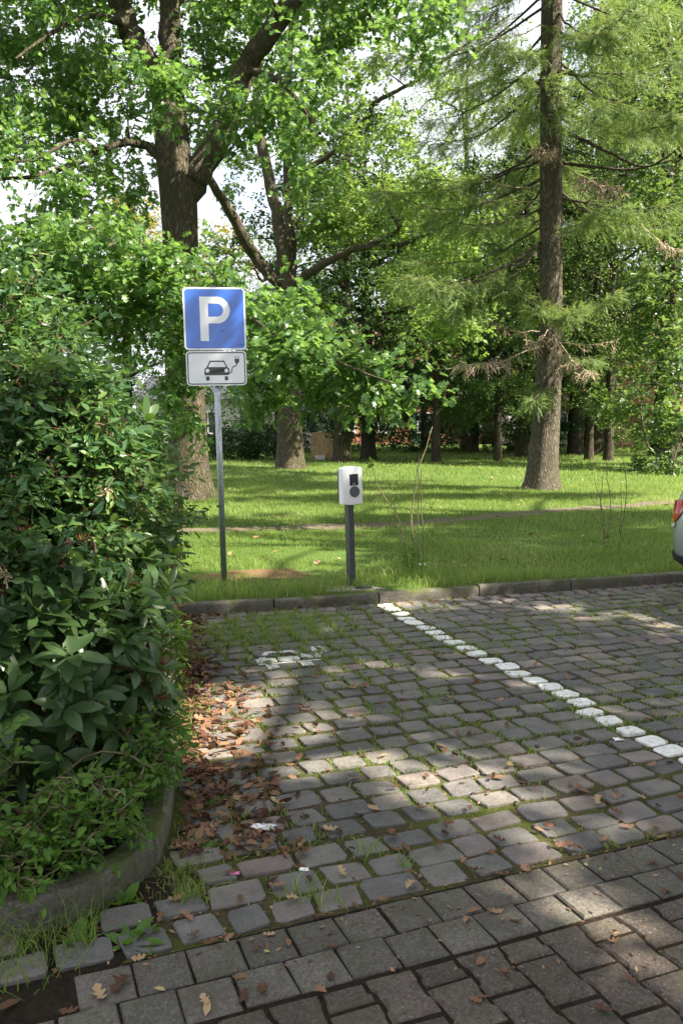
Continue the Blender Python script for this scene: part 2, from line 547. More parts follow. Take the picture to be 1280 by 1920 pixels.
def mat_paint():
    """road paint, worn through to the stone in places"""
    m, nt, out = new_mat('road_paint')
    g = nt.nodes.new('ShaderNodeNewGeometry')
    pos = g.outputs['Position']
    w = math_(nt, 'ADD', math_(nt, 'MULTIPLY', noise(nt, pos, 16, 5, 0.65), 0.7), math_(nt, 'MULTIPLY', noise(nt, pos, 110, 3, 0.7), 0.3))
    f = ramp(nt, w, [(0.35, (0, 0, 0)), (0.43, (1, 1, 1))])
    dirt = ramp(nt, noise(nt, pos, 28, 5, 0.6), [(0.35, (0.56, 0.55, 0.51)), (0.6, (0.76, 0.76, 0.74))])
    col = mixc(nt, f, (0.13, 0.125, 0.12), dirt)
    p = N(nt, 'ShaderNodeBsdfPrincipled', Roughness=0.65)
    p.inputs['Specular IOR Level'].default_value = 0.3
    nt.links.new(col, p.inputs['Base Color'])
    nt.links.new(bump(nt, noise(nt, pos, 60, 5, 0.6), 0.5, 0.006), p.inputs['Normal'])
    nt.links.new(p.outputs[0], out.inputs['Surface'])
    return m
M['white_paint'] = mat_paint()

# ------------------------------------------------------------------ ground, lawn, kerbs, paving
LAWN_Z = 0.085
E0 = np.array([1.907, 3.511]); UE = np.array([math.cos(math.radians(22)), math.sin(math.radians(22))])
K0 = np.array([0.345, 7.663]); UK = np.array([math.cos(math.radians(17.6)), math.sin(math.radians(17.6))])
VE = np.array([-UE[1], UE[0]])
KN = np.array([-UK[1], UK[0]])                     # away from the street

def kerb_pt(s, off=0.0):
    return K0 + UK * s + KN * off

def pave_pt(s, t):
    return (1 - t) * (E0 + UE * s) + t * (K0 + UK * s)

def flat(name, pts, z, mat, kind='structure', parent=None):
    g = Geo()
    g.add([[p[0], p[1], z] for p in pts], [list(range(len(pts)))])
    return g.build(name, mat, parent, kind=kind)

flat('ground', [(-900, -900), (900, -900), (900, 900), (-900, 900)], -0.16, M['lawn'])
a, b = kerb_pt(-300, 0.06), kerb_pt(300, 0.06)
flat('lawn', [a, b, (700, 800), (-700, 800)], LAWN_Z - 0.004, M['lawn'])

# trodden path across the lawn: centre line and half width in metres
path_c = np.array([gnd(x, y, LAWN_Z)[:2] for x, y in ((-300, 1030), (100, 1012), (330, 996), (520, 990), (700, 984), (880, 972), (1040, 957), (1180, 948), (1300, 938), (1700, 915))])
path_c = catmull(path_c, 6)
path_w = 0.27 + 0.07 * vnoise(path_c[:, 0], path_c[:, 1], 3)
def ribbon(name, C, W, z, mat, seed):
    T = unit(np.gradient(C, axis=0)); Nn = np.stack([-T[:, 1], T[:, 0]], 1)
    r = np.random.RandomState(seed)
    k = len(C)
    L = C + Nn * (W * (1 + 0.3 * r.uniform(-1, 1, k)))[:, None]
    Rr = C - Nn * (W * (1 + 0.3 * r.uniform(-1, 1, k)))[:, None]
    V = np.zeros((2 * k, 3)); V[0::2, :2] = L; V[1::2, :2] = Rr; V[:, 2] = z
    F = [[2 * i + 1, 2 * i + 3, 2 * i + 2, 2 * i] for i in range(k - 1)]
    g = Geo(); g.add(V, [F]); return g.build(name, mat, kind='structure')
ribbon('footpath', path_c, path_w, LAWN_Z, M['path'], 1)
far_c = catmull(np.array([(14.0, 37.5), (17, 36), (20, 35), (25, 34), (34, 33)]), 5)
ribbon('gravel_path', far_c, np.full(len(far_c), 0.75), LAWN_Z, M['path'], 2)

def blob_pts(c, rx, ry, n, seed, amp=0.18):
    r = np.random.RandomState(seed)
    a = np.arange(n) * 2 * math.pi / n
    k = 1 + amp * (np.sin(2 * a + r.uniform(0, 6)) + 0.7 * np.sin(3 * a + r.uniform(0, 6)) + 0.5 * np.sin(7 * a + r.uniform(0, 6)))
    return [(c[0] + rx * k[i] * math.cos(a[i]), c[1] + ry * k[i] * math.sin(a[i])) for i in range(n)]
bare_c = gnd(478, 1078, LAWN_Z)[:2]
flat('bare_earth', blob_pts(bare_c, 0.62, 0.30, 40, 4), LAWN_Z, M['bare'])

# beds under the paving
flat('paving_bed', [E0 + UE * -3.6 - VE * 3.5, E0 + UE * 9 - VE * 3.5, kerb_pt(10, 0.02), kerb_pt(-3.2, 0.02)], -0.0105, M['joint'])
flat('paver_bed', [E0 + UE * -3.4 - VE * 3.4, E0 + UE * 8.5 - VE * 3.4, E0 + UE * 8.5 - VE * 0.005, E0 + UE * -3.4 - VE * 0.005], -0.0095, M['soil'])
st = [E0 + UE * -60 - VE * 3.35, E0 + UE * 60 - VE * 3.35, E0 + UE * 60 - VE * 30, E0 + UE * -60 - VE * 30]
flat('street', st, -0.004, M['tpaver'])
side = [E0 + UE * 7.6 - VE * 3.35, E0 + UE * 60 - VE * 3.35, kerb_pt(70, -0.02), kerb_pt(9.2, -0.02)]
flat('street', side, -0.012, M['tpaver'])

# planting bed at the corner and its curved kerb
bed_out = catmull(np.array([(-4.0, 2.0), (-2.4, 2.3), (-1.6, 2.45), (-1.095, 2.577), (-0.938, 2.64), (-0.802, 2.759), (-0.703, 2.966), (-0.689, 3.183), (-0.736, 3.585), (-0.843, 4.2), (-1.09, 5.5), (-1.40, 7.06)]), 5)
bed_in = bed_out + np.stack([-np.gradient(bed_out[:, 1]), np.gradient(bed_out[:, 0])], 1) / np.linalg.norm(np.gradient(bed_out, axis=0), axis=1)[:, None] * 0.06
flat('planting_bed', [tuple(p) for p in bed_in] + [tuple(kerb_pt(-1.75, 0.03)), tuple(kerb_pt(-12, 0.03)), (-12, 2.0)], 0.082, M['soil'])

def kerb_run(name, line, height, width, z0, label_kind, lens, seed, inward):
    """kerb stones of varied length along a polyline; inward = side the top lies on"""
    root = empty(name, (line[0][0], line[0][1], 0))
    root['kind'] = 'structure'
    d = np.r_[0, np.cumsum(np.linalg.norm(np.diff(line, axis=0), axis=1))]
    r = np.random.RandomState(seed)
    s = 0.0
    org = np.array([line[0][0], line[0][1], 0])
    while s < d[-1] - 0.05:
        e = min(d[-1], s + lens * r.uniform(0.85, 1.1))
        n = 7
        ss = np.linspace(s + 0.008, e - 0.008, n)
        P = np.stack([np.interp(ss, d, line[:, 0]), np.interp(ss, d, line[:, 1])], 1)
        T = unit(np.gradient(P, axis=0))
        Q = np.stack([-T[:, 1], T[:, 0]], 1) * inward
        dz = r.uniform(-0.011, 0.009)
        sh = r.uniform(-0.006, 0.006)
        prof = [(0.0, -0.14), (0.003, height * 0.55), (0.006, height - 0.022), (0.012, height - 0.007), (0.026, height), (width * 0.6, height + 0.002), (width - 0.01, height), (width, height - 0.012), (width, -0.14)]
        k = len(prof)
        jz = 0.004 * r.uniform(-1, 1, n)
        V = np.zeros((n, k, 3))
        for j, (o, z) in enumerate(prof):
            V[:, j, :2] = P + Q * (o + sh + 0.0015 * r.uniform(-1, 1, (n, 1)))
            V[:, j, 2] = z + z0 + (dz + jz if z > 0 else 0)
        i = np.arange(n - 1)[:, None] * k; j = np.arange(k - 1)[None]
        F = np.stack([i + j, i + k + j, i + k + j + 1, i + j + 1], -1).reshape(-1, 4)
        g = Geo(); g.add(V.reshape(-1, 3), [F, np.arange(k)[::1], ((n - 1) * k + np.arange(k))[::-1]], r.uniform(0, 1))
        g.build('kerb_stone', M['kerb'], root, origin=org)
        s = e
    return root
kl = np.array([kerb_pt(s) for s in np.linspace(-1.95, 9.5, 60)])
kerb_run('kerb', kl, 0.098, 0.10, 0.0, '', 0.98, 3, 1)
kerb_run('bed_kerb', bed_out, 0.10, 0.11, 0.0, '', 0.80, 9, 1)

# ---- cobbles: rows between the edging and the kerb, one painted stone per row marks the bay line
paving = empty('cobblestone_paving', (0, 3, 0)); paving['kind'] = 'structure'
PORG = np.array([0, 3, 0])
NROW = 27
PITCH = np.linspace(0.150, 0.179, NROW); PITCH = PITCH / PITCH.sum(); TROW = np.cumsum(PITCH) - PITCH / 2
cr = np.random.RandomState(21)
stones = []        # (centre, a, b, la, lb, ztop, tint, painted)
def bed_edge_x(y):
    return np.interp(y, bed_out[:, 1], bed_out[:, 0])
for i in range(NROW):
    t = TROW[i]
    rowd = np.linalg.norm(pave_pt(0, 1) - pave_pt(0, 0)) * PITCH[i]
    s_line = cr.uniform(-0.035, 0.035)
    for sgn in (1, -1):
        s = s_line
        first = True
        while -3.4 < s < 7.6:
            L = cr.choice([0.155, 0.175, 0.195, 0.21, 0.23], p=[.15, .25, .25, .25, .1]) * cr.uniform(0.95, 1.05)
            if first:
                L = 0.178
                if sgn == -1:          # the painted stone itself came with the first pass
                    s = s_line - L / 2; first = False; continue
                c_s = s
                s = s + L / 2
            else:
                c_s = s + sgn * L / 2
                s = s + sgn * L
            c = pave_pt(c_s, t)
            painted = first
            first = False
            wob = 0.012 * vnoise(np.array(c_s * 1.3), np.array(i * 0.7), 5)
            c = c + np.array([cr.uniform(-0.005, 0.005), wob + cr.uniform(-0.005, 0.005)])
            if c[1] < 7.3 and c[0] < bed_edge_x(c[1]) + 0.10:
                continue
            av = UE * (1 - t) + UK * t
            ang = math.atan2(av[1], av[0]) + cr.uniform(-0.04, 0.04)
            z = 0.004 * vnoise(np.array(c[0]), np.array(c[1]), 8) + cr.uniform(-0.003, 0.003)
            stones.append(dict(c=c, ang=ang, la=L / 2 - cr.uniform(0.006, 0.017), lb=rowd / 2 - cr.uniform(0.007, 0.017), z=z, tint=cr.uniform(0, 1) ** 1.5, painted=painted, px=5.0, sd=cr.randint(1 << 30)))
            if painted:
                stones[-1]['la'] *= 0.93; stones[-1]['lb'] *= 0.88
                continue

def stone_mesh(g, s, org=(0, 0, 0)):
    r = np.random.RandomState(s['sd'])
    n = 8
    cx, cyy = r.uniform(0.05, 0.24, 4) + (0.12 if s['painted'] else 0), r.uniform(0.10, 0.38, 4) + (0.1 if s['painted'] else 0)         # how far each corner is worn off
    ox, oy = [], []
    for k, (sx, sy) in enumerate(((1, 1), (-1, 1), (-1, -1), (1, -1))):
        p1, p2 = (sx, sy * (1 - cyy[k])), (sx * (1 - cx[k]), sy)
        if sx * sy < 0: p1, p2 = p2, p1
        ox += [p1[0], p2[0]]; oy += [p1[1], p2[1]]
    ox = np.array(ox) * (1 + r.uniform(-0.06, 0.03, n)); oy = np.array(oy) * (1 + r.uniform(-0.09, 0.04, n))
    sk = r.uniform(-0.12, 0.12)
    ca, sa = math.cos(s['ang']), math.sin(s['ang'])
    tx, ty = r.uniform(-0.004, 0.004, 2)
    V = []
    for sc, dz in ((1.0, -0.06), (1.0, -0.0045), (0.965, -0.001), (0.88, 0.0)):
        x, y = ox * s['la'] * sc + sk * oy * s['lb'] * sc, oy * s['lb'] * sc
        jz = 0 if dz < -0.05 else r.uniform(-0.0022, 0.0022, n)
        V.append(np.stack([s['c'][0] + x * ca - y * sa, s['c'][1] + x * sa + y * ca, s['z'] + dz + tx * ox * sc + ty * oy * sc + jz], 1))
    V = np.concatenate(V)
    j = np.arange(n); j2 = (j + 1) % n
    Q = np.concatenate([np.stack([k * n + j, k * n + j2, (k + 1) * n + j2, (k + 1) * n + j], 1) for k in (0, 1, 2)])
    g.add(V, [Q, [3 * n + np.arange(n)]], s['tint'])

def in_frame_area(c, la, lb):
    px, py, zc = project(np.array([c[0], c[1], 0.0]))
    if px < -20 or px > 1300 or py > 1960:
        return 0.0
    return la * lb / zc ** 3
order = sorted((i for i in range(len(stones)) if not stones[i]['painted']), key=lambda i: -in_frame_area(stones[i]['c'], stones[i]['la'], stones[i]['lb']))
single = set(order[:275])
rest = Geo()
for i, s in enumerate(stones):
    if s['painted']:
        g = Geo(); stone_mesh(g, s)
        o = g.build('painted_cobblestone', M['white_paint'], paving, origin=PORG)
    elif i in single:
        g = Geo(); stone_mesh(g, s)
        g.build('cobblestone', M['cobble'], paving, origin=PORG)
    else:
        stone_mesh(rest, s)
rest.build('far_cobblestones', M['cobble'], paving, origin=PORG, kind='stuff')

# ---- painted charging-car symbol on the stones (thin paint on the stone tops only)
def in_symbol(x, y):
    """symbol in its own metres: x to the side, y away from the street; 0.54 wide"""
    def rr(x0, x1, y0, y1): return (x > x0) & (x < x1) & (y > y0) & (y < y1)
    body = rr(-0.27, 0.13, 0.10, 0.245)
    lamps = ((x + 0.20) ** 2 + (y - 0.17) ** 2 < 0.034 ** 2) | ((x - 0.06) ** 2 + (y - 0.17) ** 2 < 0.034 ** 2)
    wheel = rr(-0.235, -0.15, 0.0, 0.09) | rr(0.01, 0.09, 0.0, 0.09)
    k = (y - 0.245) / 0.16
    outer = (y > 0.245) & (y < 0.405) & (x > -0.25 + 0.08 * k) & (x < 0.11 - 0.08 * k)
    inner = (y > 0.245) & (y < 0.36) & (x > -0.205 + 0.08 * k) & (x < 0.065 - 0.08 * k)
    cx = 0.15 + 0.05 * np.clip((y - 0.13) / 0.15, 0, 1)
    cable = (np.abs(x - cx) < 0.022) & (y > 0.12) & (y < 0.30) | rr(0.12, 0.17, 0.10, 0.15)
    plug = rr(0.17, 0.27, 0.30, 0.40) | rr(0.185, 0.21, 0.40, 0.45) | rr(0.235, 0.26, 0.40, 0.45)
    return (body & ~lamps) | wheel | (outer & ~inner) | cable | plug
sy0 = gnd(566, 1249)[:2]
q = 0.008
gx, gy = np.meshgrid(np.arange(-0.34, 0.34, q), np.arange(-0.02, 0.50, q))
gx, gy = gx.ravel(), gy.ravel()
ok = in_symbol(gx, gy)
gx, gy = gx[ok], gy[ok]
ux = UK; uy = KN
cells = sy0[None] + gx[:, None] * ux[None] + gy[:, None] * uy[None]
pg = Geo()
used = np.zeros(len(cells), bool)
for s in stones:
    if np.linalg.norm(s['c'] - sy0 - 0.2 * uy) > 0.8:
        continue
    ca, sa = math.cos(s['ang']), math.sin(s['ang'])
    d = cells - s['c']
    lx, ly = (d[:, 0] * ca + d[:, 1] * sa) / s['la'], (-d[:, 0] * sa + d[:, 1] * ca) / s['lb']
    rr_ = (np.abs(lx) ** s['px'] + np.abs(ly) ** s['px']) ** (1 / s['px'])
    hit = (rr_ < 1.06) & ~used & (cr.uniform(0, 1, len(cells)) > 0.03)
    used |= hit
    for k in np.nonzero(hit)[0]:
        zz = s['z'] + 0.0052 - 0.004 * max(0.0, (rr_[k] - 0.90) / 0.14)
        p = cells[k]; h = q * 0.56
        V = [[p[0] + ux[0] * i * h + uy[0] * j * h, p[1] + ux[1] * i * h + uy[1] * j * h, zz] for i, j in ((-1, -1), (1, -1), (1, 1), (-1, 1))]
        pg.add(V, [[0, 1, 2, 3]])
sym = pg.build('car_marking', M['white_paint'], paving, origin=PORG)
sym['label'] = 'worn white charging car symbol painted on the cobblestones'

# ---- two rows of square edging pavers, then interlocking double-T pavers towards the viewer
edging = empty('edging_paving', (0, 3, 0)); edging['kind'] = 'structure'
def slab(g, out, c, ang, z, depth=0.06, ch=0.006, tint=0.5):
    out = np.asarray(out); n = len(out)
    ca, sa = math.cos(ang), math.sin(ang)
    V = []
    ctr = out.mean(0)
    for sc, dz in ((0.0, -depth), (0.0, -ch), (ch, 0.0)):
        o = out - np.sign(out - ctr) * sc
        V.append(np.stack([c[0] + o[:, 0] * ca - o[:, 1] * sa, c[1] + o[:, 0] * sa + o[:, 1] * ca, np.full(n, z + dz)], 1))
    j = np.arange(n); j2 = (j + 1) % n
    Q = np.concatenate([np.stack([k * n + j, k * n + j2, (k + 1) * n + j2, (k + 1) * n + j], 1) for k in (0, 1)])
    g.add(np.concatenate(V), [Q, [2 * n + np.arange(n)]], tint)
PE = 0.166
rp = np.random.RandomState(33)
ang_e = math.atan2(UE[1], UE[0])
for row in range(2):
    k0 = 0.06 if row == 0 else 0.0
    for k in range(-20, 12):
        s_ = (k + 0.5) * PE + k0
        c = E0 + UE * s_ - VE * ((row + 0.5) * PE + 0.02)
        if c[0] < -0.80 - 0.06 * row or (c[0] < bed_edge_x(c[1]) + 0.16 and c[1] > 2.6):
            continue
        h = PE / 2 - 0.004
        jit = rp.uniform(-0.0035, 0.0035, (4, 2))
        g = Geo(); slab(g, np.array([[-h, -h], [h, -h], [h, h], [-h, h]]) + jit, c, ang_e + rp.uniform(-0.012, 0.012), rp.uniform(-0.004, 0.003), tint=rp.uniform(0, 1))
        g.build('paver', M['paver'], edging, origin=PORG)
tpave = empty('interlocking_paving', (0, 3, 0)); tpave['kind'] = 'structure'
PU, PL = 0.152, 0.208
base_v = 2 * PE + 0.026
bone = np.array([[-0.078, -0.1], [0.078, -0.1], [0.078, -0.056], [0.069, -0.04], [0.069, 0.04], [0.078, 0.056], [0.078, 0.1], [-0.078, 0.1], [-0.078, 0.056], [-0.069, 0.04], [-0.069, -0.04], [-0.078, -0.056]])
half = np.array([[-0.069, -0.046], [0.069, -0.046], [0.069, 0.0], [0.077, 0.02], [0.077, 0.05], [-0.077, 0.05], [-0.077, 0.02], [-0.069, 0.0]]) * [1, -1]
half = half[::-1] 
for k in range(-24, 8):
    for r_ in range(0, 9):
        if k % 2 == 0:
            v_ = base_v + (r_ + 0.5) * PL; shp = bone
        else:
            if r_ == 0:
                v_ = base_v + 0.052; shp = half
            else:
                v_ = base_v + r_ * PL; shp = bone
        c = E0 + UE * ((k + 0.5) * PU) - VE * v_
        px, py, zc = project(np.array([c[0], c[1], 0]))
        if c[1] < 1.6 or c[0] < -0.93 or px > 1900:
            continue
        jit = rp.uniform(-0.0025, 0.0025, shp.shape)
        g = Geo(); slab(g, shp * 0.985 + jit, c, ang_e + rp.uniform(-0.012, 0.012), rp.uniform(-0.006, 0.002), ch=0.010, tint=rp.uniform(0, 1))
        g.build('paver', M['tpaver'], tpave, origin=PORG)

# ------------------------------------------------------------------ parking sign
def mat_sign(name, col, ior=1.5):
    """enamelled, slightly rippled sheet that mirrors the sky softly"""
    m, nt, out = new_mat(name)
    p = N(nt, 'ShaderNodeBsdfPrincipled', Roughness=0.5)
    p.inputs['Base Color'].default_value = (*col, 1)
    p.inputs['Specular IOR Level'].default_value = 0.5
    p.inputs['Coat Weight'].default_value = 1.0
    p.inputs['Coat Roughness'].default_value = 0.05
    p.inputs['Coat IOR'].default_value = ior
    v = coords(nt, 'Object', (1.0, 1.0, 1.9))
    n = nt.nodes.new('ShaderNodeTexNoise')
    n.inputs['Scale'].default_value = 4.0
    n.inputs['Detail'].default_value = 0.6
    n.inputs['Distortion'].default_value = 1.2
    nt.links.new(v, n.inputs['Vector'])
    b = bump(nt, n.outputs['Fac'], 0.35, 0.02)
    nt.links.new(b, p.inputs['Coat Normal'])
    nt.links.new(p.outputs[0], out.inputs['Surface'])
    return m
M['sign_blue'] = mat_sign('sign_blue', (0.006, 0.115, 0.55), 1.65)
M['sign_white'] = mat_sign('sign_white', (0.84, 0.85, 0.88))
M['sign_black'] = mat_sign('sign_black', (0.010, 0.010, 0.012), 1.4)
M['sign_back'] = mat_plain('sign_aluminium', (0.45, 0.46, 0.47), 0.4, 0.8)
M['galv'] = mat_plain('galvanised_steel', (0.33, 0.36, 0.39), 0.42, 0.85, nscale=45, namt=0.3)
M['black_cap'] = mat_plain('black_plastic', (0.015, 0.015, 0.016), 0.5)

def rrect(w, h, r, n=5):
    pts = []
    for cx, cz, a0 in ((w / 2 - r, h / 2 - r, 0), (-w / 2 + r, h / 2 - r, 90), (-w / 2 + r, -h / 2 + r, 180), (w / 2 - r, -h / 2 + r, 270)):
        for i in range(n):
            a = math.radians(a0 + 90 * i / (n - 1))
            pts.append((cx + r * math.cos(a), cz + r * math.sin(a)))
    return pts

def plate_geo(g, pts, y0, y1, off=(0, 0)):
    """flat outline in x-z, front face at y0 (towards the viewer, smaller y), back at y1"""
    n = len(pts)
    V = [[x + off[0], y0, z + off[1]] for x, z in pts] + [[x + off[0], y1, z + off[1]] for x, z in pts]
    j = np.arange(n); j2 = (j + 1) % n
    g.add(V, [j, (j + n)[::-1], np.stack([j2, j, j + n, j2 + n], 1)])

def strip_geo(g, outer, inner, y0, y1):
    """ring between two outlines with the same number of points, thin block"""
    n = len(outer)
    V = [[x, y0, z] for x, z in outer] + [[x, y0, z] for x, z in inner] + [[x, y1, z] for x, z in outer] + [[x, y1, z] for x, z in inner]
    j = np.arange(n); j2 = (j + 1) % n
    g.add(V, [np.stack([j, j2, n + j2, n + j], 1), np.stack([j2, j, 2 * n + j, 2 * n + j2], 1), np.stack([n + j, n + j2, 3 * n + j2, 3 * n + j], 1)])

sb = gnd(421, 1101, LAWN_Z)
SIGN_H = 2.99
sign = empty('parking_sign', (sb[0], sb[1], LAWN_Z - 0.02), 'blue P parking sign over a white charging car plate on a galvanised pole', 'sign', rz=math.radians(11))
sign.rotation_euler = (0, math.radians(-1.25), math.radians(11))
sign.scale = (0.935, 0.935, 0.935)
g = Geo(); g.tube([[0, 0, -0.15], [0, 0, 1.2], [0, 0, SIGN_H - 0.02]], 0.030, 20, cap=True)
g.build('pole', M['galv'], sign, smooth=True)
g = Geo(); g.tube([[0, 0, SIGN_H - 0.022], [0, 0, SIGN_H + 0.012], [0, 0, SIGN_H + 0.02]], [0.033, 0.033, 0.024], 20, cap=True)
g.build('pole_cap', M['black_cap'], sign)
yF = -0.052
def sign_plate(name, w, h, zc, face_mat):
    g = Geo(); plate_geo(g, rrect(w, h, 0.04), yF, yF + 0.004, (0, zc))
    pl = g.build(name, M['sign_white'], sign)
    g = Geo(); strip_geo(g, rrect(w - 0.002, h - 0.002, 0.039), rrect(w - 0.014, h - 0.014, 0.034), yF + 0.004, yF + 0.022)
    g.v[-1] = g.v[-1] + np.array([0, 0, zc])
    g.build('rim', M['sign_back'], pl)
    return pl
P_ZC = SIGN_H - 0.30
p1 = sign_plate('sign_plate', 0.60, 0.60, P_ZC, None)
g = Geo(); plate_geo(g, rrect(0.566, 0.566, 0.028), yF - 0.0012, yF - 0.0002, (0, P_ZC))
g.build('blue_field', M['sign_blue'], p1)
# letter P : stem, bars and half ring as one outline strip
def letter_p():
    g = Geo()
    x0, x1 = -0.142, 0.148
    zt, zb = 0.21, -0.213
    sw, bw = 0.080, 0.064
    zc = zt - 0.1275
    ro, ri = 0.1275, 0.1275 - bw
    xc = x1 - ro
    pts = [(x0, zb), (x0 + sw, zb), (x0 + sw, zt), (x0, zt)]
    plate_geo(g, pts, yF - 0.0024, yF - 0.0013, (0, P_ZC))
    plate_geo(g, [(x0 + sw, zt - bw), (xc, zt - bw), (xc, zt), (x0 + sw, zt)], yF - 0.0024, yF - 0.0013, (0, P_ZC))
    zl = zc - ro
    plate_geo(g, [(x0 + sw, zl), (xc, zl), (xc, zl + bw), (x0 + sw, zl + bw)], yF - 0.0024, yF - 0.0013, (0, P_ZC))
    n = 18
    A = np.linspace(-math.pi / 2, math.pi / 2, n)
    for i in range(n - 1):
        a0, a1 = A[i], A[i + 1]
        q = [(xc + ri * math.cos(a0), zc + ri * math.sin(a0)), (xc + ro * math.cos(a0), zc + ro * math.sin(a0)), (xc + ro * math.cos(a1), zc + ro * math.sin(a1)), (xc + ri * math.cos(a1), zc + ri * math.sin(a1))]
        plate_geo(g, q, yF - 0.0024, yF - 0.0013, (0, P_ZC))
    return g
letter_p().build('letter', M['sign_white'], p1)
C_ZC = P_ZC - 0.30 - 0.012 - 0.165
p2 = sign_plate('supplementary_plate', 0.585, 0.335, C_ZC, None)
g = Geo(); strip_geo(g, rrect(0.561, 0.311, 0.030), rrect(0.541, 0.291, 0.022), yF - 0.0012, yF - 0.0002)
g.v[-1] = g.v[-1] + np.array([0, 0, C_ZC]); g.build('border', M['sign_black'], p2)
def zpt(x, y):      # symbol coordinates: metres on the plate
    return ((x - 612) * 0.585 / 800.0 - (y - 1270) * 0.00003, -(y - 1270) * 0.335 / 470.0)
def sym_plate(name, pts, mat, lvl=0, parent=p2):
    g = Geo(); plate_geo(g, [zpt(*p) for p in pts][::-1], yF - 0.0012 - 0.001 * lvl, yF - 0.0002 - 0.001 * lvl, (0, C_ZC))
    return g.build(name, mat, parent)
car_s = sym_plate('car_symbol', [(452, 1278), (478, 1256), (520, 1166), (712, 1166), (756, 1256), (782, 1278), (782, 1352), (770, 1364), (464, 1364), (452, 1352)], M['sign_black'])
g = Geo(); plate_geo(g, [zpt(*p) for p in [(498, 1254), (532, 1184), (702, 1184), (738, 1254)]][::-1], yF - 0.0024, yF - 0.0013, (0, C_ZC))
g.build('windscreen', M['sign_white'], p2)
for cx in (492, 742):
    g = Geo(); plate_geo(g, [zpt(cx + 25 * math.cos(a), 1302 + 26 * math.sin(a)) for a in np.linspace(0, 2 * math.pi, 18, endpoint=False)][::-1], yF - 0.0024, yF - 0.0013, (0, C_ZC))
    g.build('headlight', M['sign_white'], p2)
for x0 in (474, 722):
    sym_plate('wheel', [(x0, 1380), (x0 + 45, 1380), (x0 + 45, 1426), (x0 + 38, 1436), (x0 + 7, 1436), (x0, 1426)], M['sign_black'])
cab = catmull(np.array([(778, 1338), (805, 1330), (816, 1300), (822, 1268), (842, 1250), (868, 1240), (880, 1215), (882, 1196)]), 5)
T = unit(np.gradient(cab, axis=0)); Nn = np.stack([-T[:, 1], T[:, 0]], 1) * 6.5
g = Geo()
for i in range(len(cab) - 1):
    plate_geo(g, [zpt(*p) for p in (cab[i] + Nn[i], cab[i + 1] + Nn[i + 1], cab[i + 1] - Nn[i + 1], cab[i] - Nn[i])], yF - 0.0012, yF - 0.0002, (0, C_ZC))
g.build('cable', M['sign_black'], p2)
sym_plate('plug', [(852, 1144), (912, 1144), (912, 1180), (900, 1202), (882, 1210), (864, 1202), (852, 1180)], M['sign_black'])
for x0 in (858, 894):
    sym_plate('plug_pin', [(x0, 1104), (x0 + 11, 1104), (x0 + 11, 1143.5), (x0, 1143.5)], M['sign_black'])
for zc in (P_ZC + 0.2, P_ZC - 0.2, C_ZC + 0.09, C_ZC - 0.09):
    g = Geo(); g.box((0, -0.012, zc), (0.28, 0.034, 0.03)); g.build('clamp', M['galv'], sign, bevel=0.002)
for zc, w in ((P_ZC + 0.288, .34), (P_ZC - 0.288, .34), (C_ZC + 0.156, .34), (C_ZC - 0.156, .34)):
    for sx in (-1, 1):
        g = Geo(); g.tube([[sx * w / 2, yF - 0.004, zc], [sx * w / 2, yF - 0.0005, zc]], 0.005, 8, cap=True); g.build('rivet', M['galv'], sign)

# ------------------------------------------------------------------ charging post
M['evse_white'] = mat_plain('charger_white', (0.88, 0.88, 0.90), 0.35, spec=0.5, nscale=6, namt=0.03)
M['evse_grey'] = mat_plain('charger_grey', (0.05, 0.052, 0.05), 0.45, nscale=20, namt=0.2)
M['post_grey'] = mat_plain('post_anthracite', (0.062, 0.07, 0.085), 0.38, 0.2, nscale=30, namt=0.15)
M['screen'] = mat_plain('charger_screen', (0.006, 0.006, 0.008), 0.12)
M['icon'] = mat_plain('charger_icon', (0.55, 0.55, 0.55), 0.5)
M['socket'] = mat_plain('socket_grey', (0.09, 0.095, 0.105), 0.5, nscale=40, namt=0.15)
cb = gnd(661, 1100, LAWN_Z)
ch = empty('charging_station', (cb[0], cb[1], LAWN_Z - 0.01), 'white wallbox charger with dark screen and round socket on anthracite post', 'charger')
ch.rotation_euler = (0, math.radians(-1.9), math.radians(27))
ch.scale = (0.9, 0.9, 0.9)
g = Geo(); g.box((0, 0.03, 0.46), (0.062, 0.095, 1.00)); g.build('post', M['post_grey'], ch, bevel=0.004)
g = Geo(); g.box((0, 0.03, 0.004), (0.12, 0.16, 0.010)); g.build('base_plate', M['post_grey'], ch, bevel=0.002)
HB, HH, HW = 0.90, 0.375, 0.235
